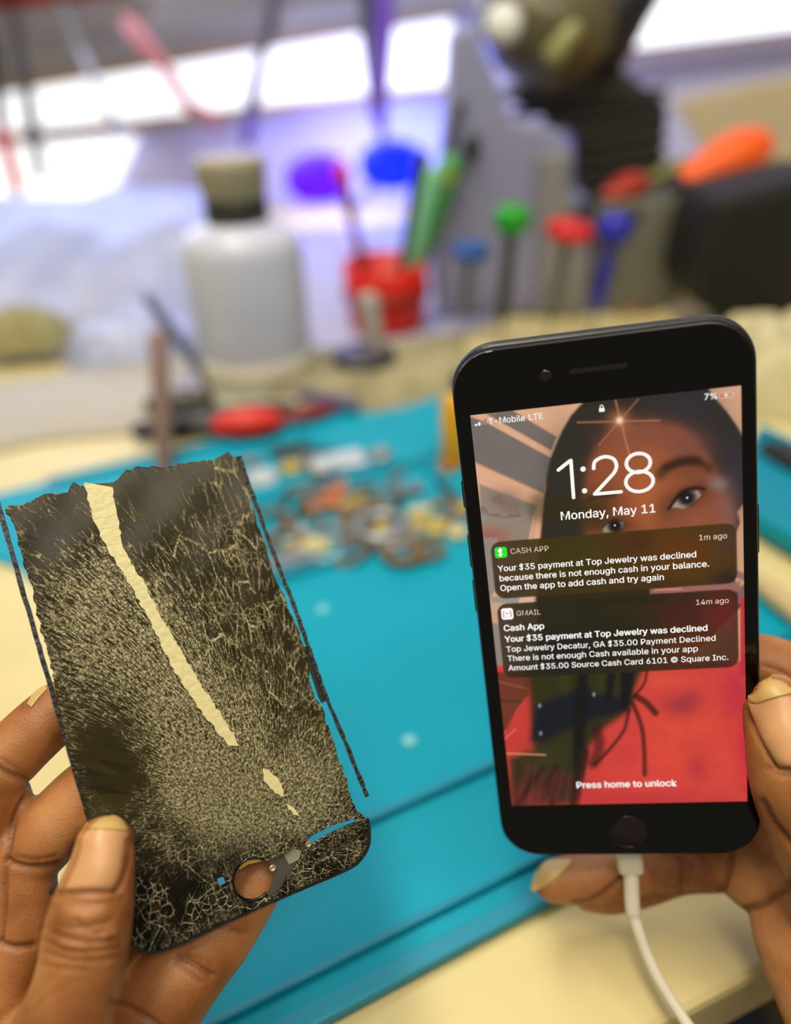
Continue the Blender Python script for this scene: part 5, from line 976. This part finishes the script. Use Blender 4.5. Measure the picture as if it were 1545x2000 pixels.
# ---- crumpled silvery plastic on the left
def crumple(name, cx, cy, w_, h_, hgt, m, seed, label, cat, z0=.003, rot=0, n_=46, sharp=1.0):
    c = at(cx, cy); r = np.random.default_rng(seed); vs = []; fs = []
    ks = [(r.uniform(-1, 1), r.uniform(-1, 1), r.uniform(3, 11) , r.uniform(0, 6.28)) for _ in range(14)]
    for j in range(n_ + 1):
        for i in range(n_ + 1):
            u, v = i / n_ * 2 - 1, j / n_ * 2 - 1; e = max(0, 1 - max(abs(u), abs(v)) ** 4)
            z = sum(abs(math.sin((u * a + v * b_) * k_ + p)) / k_ for a, b_, k_, p in ks) / 2.2
            ru, rv = u * (1 + .1 * math.sin(5 * v + seed)), v * (1 + .1 * math.sin(4 * u + seed))
            x_, y_ = ru * w_ / 2, rv * h_ / 2; vs.append((c.x + x_ * math.cos(rot) - y_ * math.sin(rot), c.y + x_ * math.sin(rot) + y_ * math.cos(rot), z0 + hgt * e * (.35 + z * sharp)))
    N1 = (n_ + 1) ** 2; W_ = n_ + 1
    for j in range(n_):
        for i in range(n_): k_ = j * W_ + i; fs.append((k_, k_ + 1, k_ + W_ + 1, k_ + W_))
    vs += [(x, y, max(.0006, z - .002)) for x, y, z in vs]
    fs += [tuple(N1 + q for q in f[::-1]) for f in fs]
    rim_ = [i for i in range(W_)] + [j * W_ + n_ for j in range(1, W_)] + [n_ * W_ + i for i in range(n_ - 1, -1, -1)] + [j * W_ for j in range(n_ - 1, 0, -1)]
    for a, b_ in zip(rim_, rim_[1:] + rim_[:1]): fs.append((b_, a, N1 + a, N1 + b_))
    return tag(MB().add(vs, fs).build(name, m, loc=c), label, cat)
m_film = mat('silver_film', 'a4acd2', .42, spec=.5, noise=.15, nscale=25)
crumple('plastic_bag', 110, 540, .56, .50, .10, m_film, 3, 'crumpled silvery plastic bag with bluish sheen at the left under the window', 'plastic bag', rot=.2, z0=.003)
crumple('bubble_wrap', 265, 690, .13, .12, .04, mat('pale_wrap', 'a8aecb', .35, spec=.7), 8, 'pale blue wrap heaped between the plastic bag and the bottle', 'wrap', rot=.5)
crumple('paper_sheet', 105, 795, .25, .17, .012, mat('paper_greyish', 'aea796', .6), 5, 'greyish cream paper sheet with a soft fold, behind the mat at the left', 'paper', rot=.33, sharp=.5)
crumple('sponge', 55, 700, .085, .06, .035, mat('olive_sponge', '9a9466', .8), 9, 'olive sponge lying on the paper at the far left', 'sponge', z0=.016)
crumple('plastic_bag', 1520, 760, .12, .15, .05, mat('cream_film', 'c9bf93', .4), 12, 'small cream plastic bag right of the lit phone', 'plastic bag', rot=-.3)
crumple('cloth', 745, 735, .21, .15, .018, mat('cloth_yellowish', '958c68', .9, noise=.3, nscale=30), 15, 'yellowish grey cleaning cloth in front of the red cup', 'cloth', rot=.25, sharp=.6)
# ---- lying tools near the bottle
def lying(name, p, q_, r, c, label, cat, z=.012, m2=None, r2=None, q2=None):
    a, b_ = at(*p, z), at(*q_, z); t = thing(name, a, label, cat); mm = mat('lying_' + name + c, c, .4)
    MB().tube([a, a.lerp(b_, .3), a.lerp(b_, .7), b_], [r * .7, r, r, r * .75], n=20, cap=4).build('handle', mm, t)
    if q2: MB().tube([b_, at(*q2, z * .5)], [r2 * 1.1, r2 * .6], n=12).build('shaft', m2, t)
lying('screwdriver', (532, 822), (436, 832), .0125, 'd8210e', 'fat red screwdriver handle lying behind the mat, below the bottle', 'screwdriver', .0145, m_gtl, .004, (340, 838))
lying('pliers', (272, 842), (560, 800), .010, '1c1a1c', 'black pliers lying behind the red screwdriver handle', 'pliers', .011)
lying('pliers', (300, 792), (400, 780), .012, '4a463f', 'dark grey pliers lying at the left foot of the bottle', 'pliers', .014)
lying('screwdriver', (645, 800), (560, 818), .008, '7c1f22', 'small dark red screwdriver handle right of the fat red one', 'screwdriver', .009)
lying('marker', (690, 792), (580, 772), .008, '55516c', 'purplish grey marker lying in front of the dish', 'marker', .0095)
rod('pry_bar', at(322, 930, .001), atY(310, 665, at(322, 930).y + .05), .006, .0075, mat('pry_brown', '84685e', .5), 'brownish metal pry bar standing at the left of the bottle', 'pry bar')
rod('scraper', at(420, 760, .002), atY(290, 585, at(420, 760).y - .01), .006, .005, mat('scraper_blue_grey', '5b6280', .5), 'blue-grey scraper leaning left against the bottle', 'scraper')
rod('soldering_stick', at(742, 735, .002), atY(720, 590, at(742, 735).y), .008, .010, mat('stick_grey', 'a39a92', .5), 'light grey stick standing in front of the red cup', 'stick')
sp0 = at(712, 738)
spt = thing('solder_spool', sp0, 'small dark solder spool in front of the red cup', 'spool')
MB().lathe([(.030, 0), (.030, .004), (.012, .005), (.012, .020), (.030, .021), (.030, .025)], sp0, n=36).build('spool_body', mat('spool_dark', '2b2b3c', .4), spt)
MB().lathe([(.020, .005), (.023, .008), (.023, .017), (.020, .020)], sp0, n=36).build('solder_wire', mat('solder_grey', '8f8f93', .3, metal=.6), spt)
yt = at(885, 905)
ytt = thing('glue_tube', yt, 'bright yellow glue tube standing just left of the lit phone', 'tube')
MB().lathe([(.012, 0), (.013, .004), (.013, .05), (.006, .058)], yt + Vector((.004, .0, 0)), n=28).build('tube_body', mat('glue_yellow', 'e0a408', .4), ytt)
MB().lathe([(.006, .058), (.006, .068), (.003, .072)], yt + Vector((.004, .0, 0)), n=20).build('nozzle', m_blk2, ytt)
# small tray board at the right
rb = at(1530, 1160)
lying('ruler', (1470, 1128), (1600, 1235), .006, 'c0a877', 'tan wooden stick lying on the mat right of the lit phone', 'stick', .0085)
rt = thing('parts_tray', at(1530, 1000), 'blue parts tray at the right edge behind the lit phone', 'tray')
c = at(1560, 1000)
MB().box(c + Vector((0, 0, .0065)), (.10, .16, .006), rz=ma).build('tray_base', m_mat2, rt, bevel=.002)
for s_ in (-1, 1): MB().box(c + MU * s_ * .048 + Vector((0, 0, .012)), (.004, .16, .012), rz=ma).build('tray_side', m_mat, rt, bevel=.001)
lying('screwdriver', (1500, 880), (1600, 930), .010, '1a1a16', 'black handled screwdriver right of the lit phone, behind the blue tray', 'screwdriver', .011)
# ring left on the bench
rg0 = at(1240, 603); MBr = MB(); n = 40
pts_ = [rg0 + Vector((.022 * math.cos(a), .022 * math.sin(a), .003)) for a in np.linspace(0, 2 * math.pi, 41)]
tag(MBr.tube(pts_, .003, n=10, cap=1).build('copper_ring', mat('copper_wire', 'a8763f', .4, metal=.4), loc=rg0), 'small copper wire ring on the bench above the lit phone', 'ring')

# ---- small salvaged parts in the mat compartments
pm = {'gold': mat('part_gold', 'b8a04a', .35, metal=.4), 'copper': mat('part_copper', 'a8703c', .4, metal=.4), 'grey': mat('part_grey', '8f9596', .35, metal=.6), 'dark': mat('part_dark', '38342a', .45), 'white': mat('part_white', 'b9bfc4', .4), 'brown': mat('part_brown', '6e5a3c', .5), 'cream': mat('part_cream', 'c2b884', .5), 'orange': mat('part_orange', 'b86a34', .45)}
def small(kind, px, py, r, colr, rot=0, asp=1.6):
    c = at(px, py, .003); m = pm[colr]; names = {'shield': 'metal_shield', 'coin': 'round_speaker', 'ring': 'washer', 'flex': 'flex_cable', 'chip': 'circuit_board', 'screw': 'screw'}
    lab = {'shield': 'metal shield plate', 'coin': 'round speaker part', 'ring': 'ring washer', 'flex': 'flex cable', 'chip': 'small circuit board', 'screw': 'loose screw'}[kind]
    if kind == 'coin': o = MB().lathe([(r, 0), (r * 1.02, .002), (r * .9, .0045), (r * .5, .005), (r * .45, .0042)], c, n=28).build(names[kind], m, loc=c)
    elif kind == 'ring':
        o = MB().tube([c + Vector((r * math.cos(a), r * math.sin(a), r * .28)) for a in np.linspace(0, 2 * math.pi, 29)], r * .28, n=10, cap=1).build(names[kind], m, loc=c)
    elif kind == 'shield':
        o = MB().box(c + Vector((0, 0, .0015)), (r * 2, r * 2 / asp, .003), rz=rot).box(c + Vector((0, 0, .0035)), (r * 1.3, r * 1.1 / asp, .001), rz=rot).build(names[kind], m, loc=c, bevel=.0005)
    elif kind == 'chip':
        b2 = MB().box(c + Vector((0, 0, .001)), (r * 2, r * 1.1, .002), rz=rot)
        for k_ in range(4): b2.box(c + Matrix.Rotation(rot, 3, 'Z') @ Vector((r * (-.75 + .5 * k_), r * .1 * (-1) ** k_, .0028)), (r * .3, r * .35, .0016), rz=rot)
        o = b2.build(names[kind], m, loc=c, bevel=.0003)
    elif kind == 'flex':
        R_ = Matrix.Rotation(rot, 3, 'Z'); o = MB().tube([c + R_ @ Vector((x * r, r * .4 * math.sin(2.2 * x), .0022 + .002 * math.cos(3 * x))) for x in np.linspace(-1.3, 1.3, 12)], .0022, n=8).build(names[kind], m, loc=c)
    else: 
        R_ = Matrix.Rotation(rot, 3, 'Z'); o = MB().lathe([(.0012, 0), (.0012, r * 1.6), (.003, r * 1.6), (.003, r * 1.6 + .0015)], c + Vector((0, 0, .003)), R_ @ Matrix.Rotation(rad(90), 3, 'Y'), n=14).build(names[kind], m, loc=c)
    return o, lab
cn = {'gold': 'gold coloured', 'copper': 'copper coloured', 'grey': 'grey', 'dark': 'dark', 'white': 'pale silvery', 'brown': 'brown', 'cream': 'cream', 'orange': 'orange-brown'}
items = [('shield', 660, 905, .020, 'white', .3), ('coin', 742, 893, .010, 'grey', 0), ('coin', 568, 918, .009, 'gold', 0), ('coin', 512, 938, .012, 'white', 0), ('flex', 600, 888, .015, 'dark', .2), ('chip', 560, 880, .014, 'dark', .4), ('flex', 770, 950, .016, 'brown', 1.1),
         ('chip', 632, 985, .012, 'orange', .3), ('chip', 690, 985, .012, 'gold', 1.0), ('flex', 585, 1000, .014, 'dark', .7), ('flex', 655, 1005, .015, 'brown', 2.2), ('ring', 655, 1045, .009, 'grey', 0), ('coin', 745, 1040, .008, 'gold', 0), ('shield', 812, 1032, .0115, 'gold', .8), ('shield', 820, 1002, .008, 'cream', .2),
         ('coin', 893, 1045, .007, 'cream', 0), ('ring', 700, 1050, .010, 'brown', 0), ('chip', 870, 985, .010, 'brown', .1), ('coin', 875, 915, .008, 'copper', 0), ('flex', 870, 960, .012, 'dark', 1.5), ('ring', 775, 1060, .010, 'grey', 0), ('shield', 600, 1070, .014, 'cream', .2), ('flex', 720, 1085, .018, 'brown', .2),
         ('screw', 545, 1035, .004, 'copper', .5), ('screw', 855, 1072, .004, 'grey', 1.9), ('ring', 835, 1080, .009, 'brown', 0), ('screw', 620, 930, .004, 'gold', 2.5), ('chip', 480, 905, .012, 'grey', .3), ('coin', 590, 1045, .008, 'grey', 0), ('chip', 760, 1005, .009, 'dark', .9), ('coin', 925 - 20, 1000, .006, 'gold', 0)]
items += [('flex', 560, 975, .016, 'dark', .9), ('chip', 605, 960, .013, 'brown', .2), ('chip', 655, 960, .012, 'orange', 1.3), ('flex', 700, 965, .016, 'brown', .1), ('chip', 735, 985, .011, 'brown', 1.9), ('flex', 615, 1020, .016, 'brown', 1.7), ('shield', 570, 1095, .014, 'grey', .5), ('ring', 560, 1060, .010, 'brown', 0), ('flex', 780, 985, .014, 'dark', .6), ('chip', 800, 960, .010, 'grey', .7), ('ring', 745, 1040, .015, 'grey', 0), ('flex', 680, 1078, .016, 'grey', .3), ('coin', 850, 1035, .009, 'gold', 0), ('shield', 880, 1015, .009, 'brown', .4), ('chip', 640, 930, .012, 'dark', .1), ('shield', 590, 905, .012, 'grey', .9), ('ring', 790, 1085, .012, 'brown', 0), ('flex', 530, 1010, .013, 'brown', 2.6), ('shield', 690, 1005, .010, 'brown', .9)]
seen = {}
for kind, px, py, r, colr, rot in items:
    o, lab = small(kind, px, py, r, colr, rot)
    where = ('in the far compartment' if py < 950 else 'in the parts heap'); side = 'left side' if px < 610 else ('middle' if px < 760 else 'right side')
    L_ = '%s %s %s, %s' % (cn[colr], lab, where, side); seen.setdefault(L_, []).append(o); tag(o, L_, lab.replace('small ', '').replace('loose ', ''), 'salvaged phone parts on the mat')
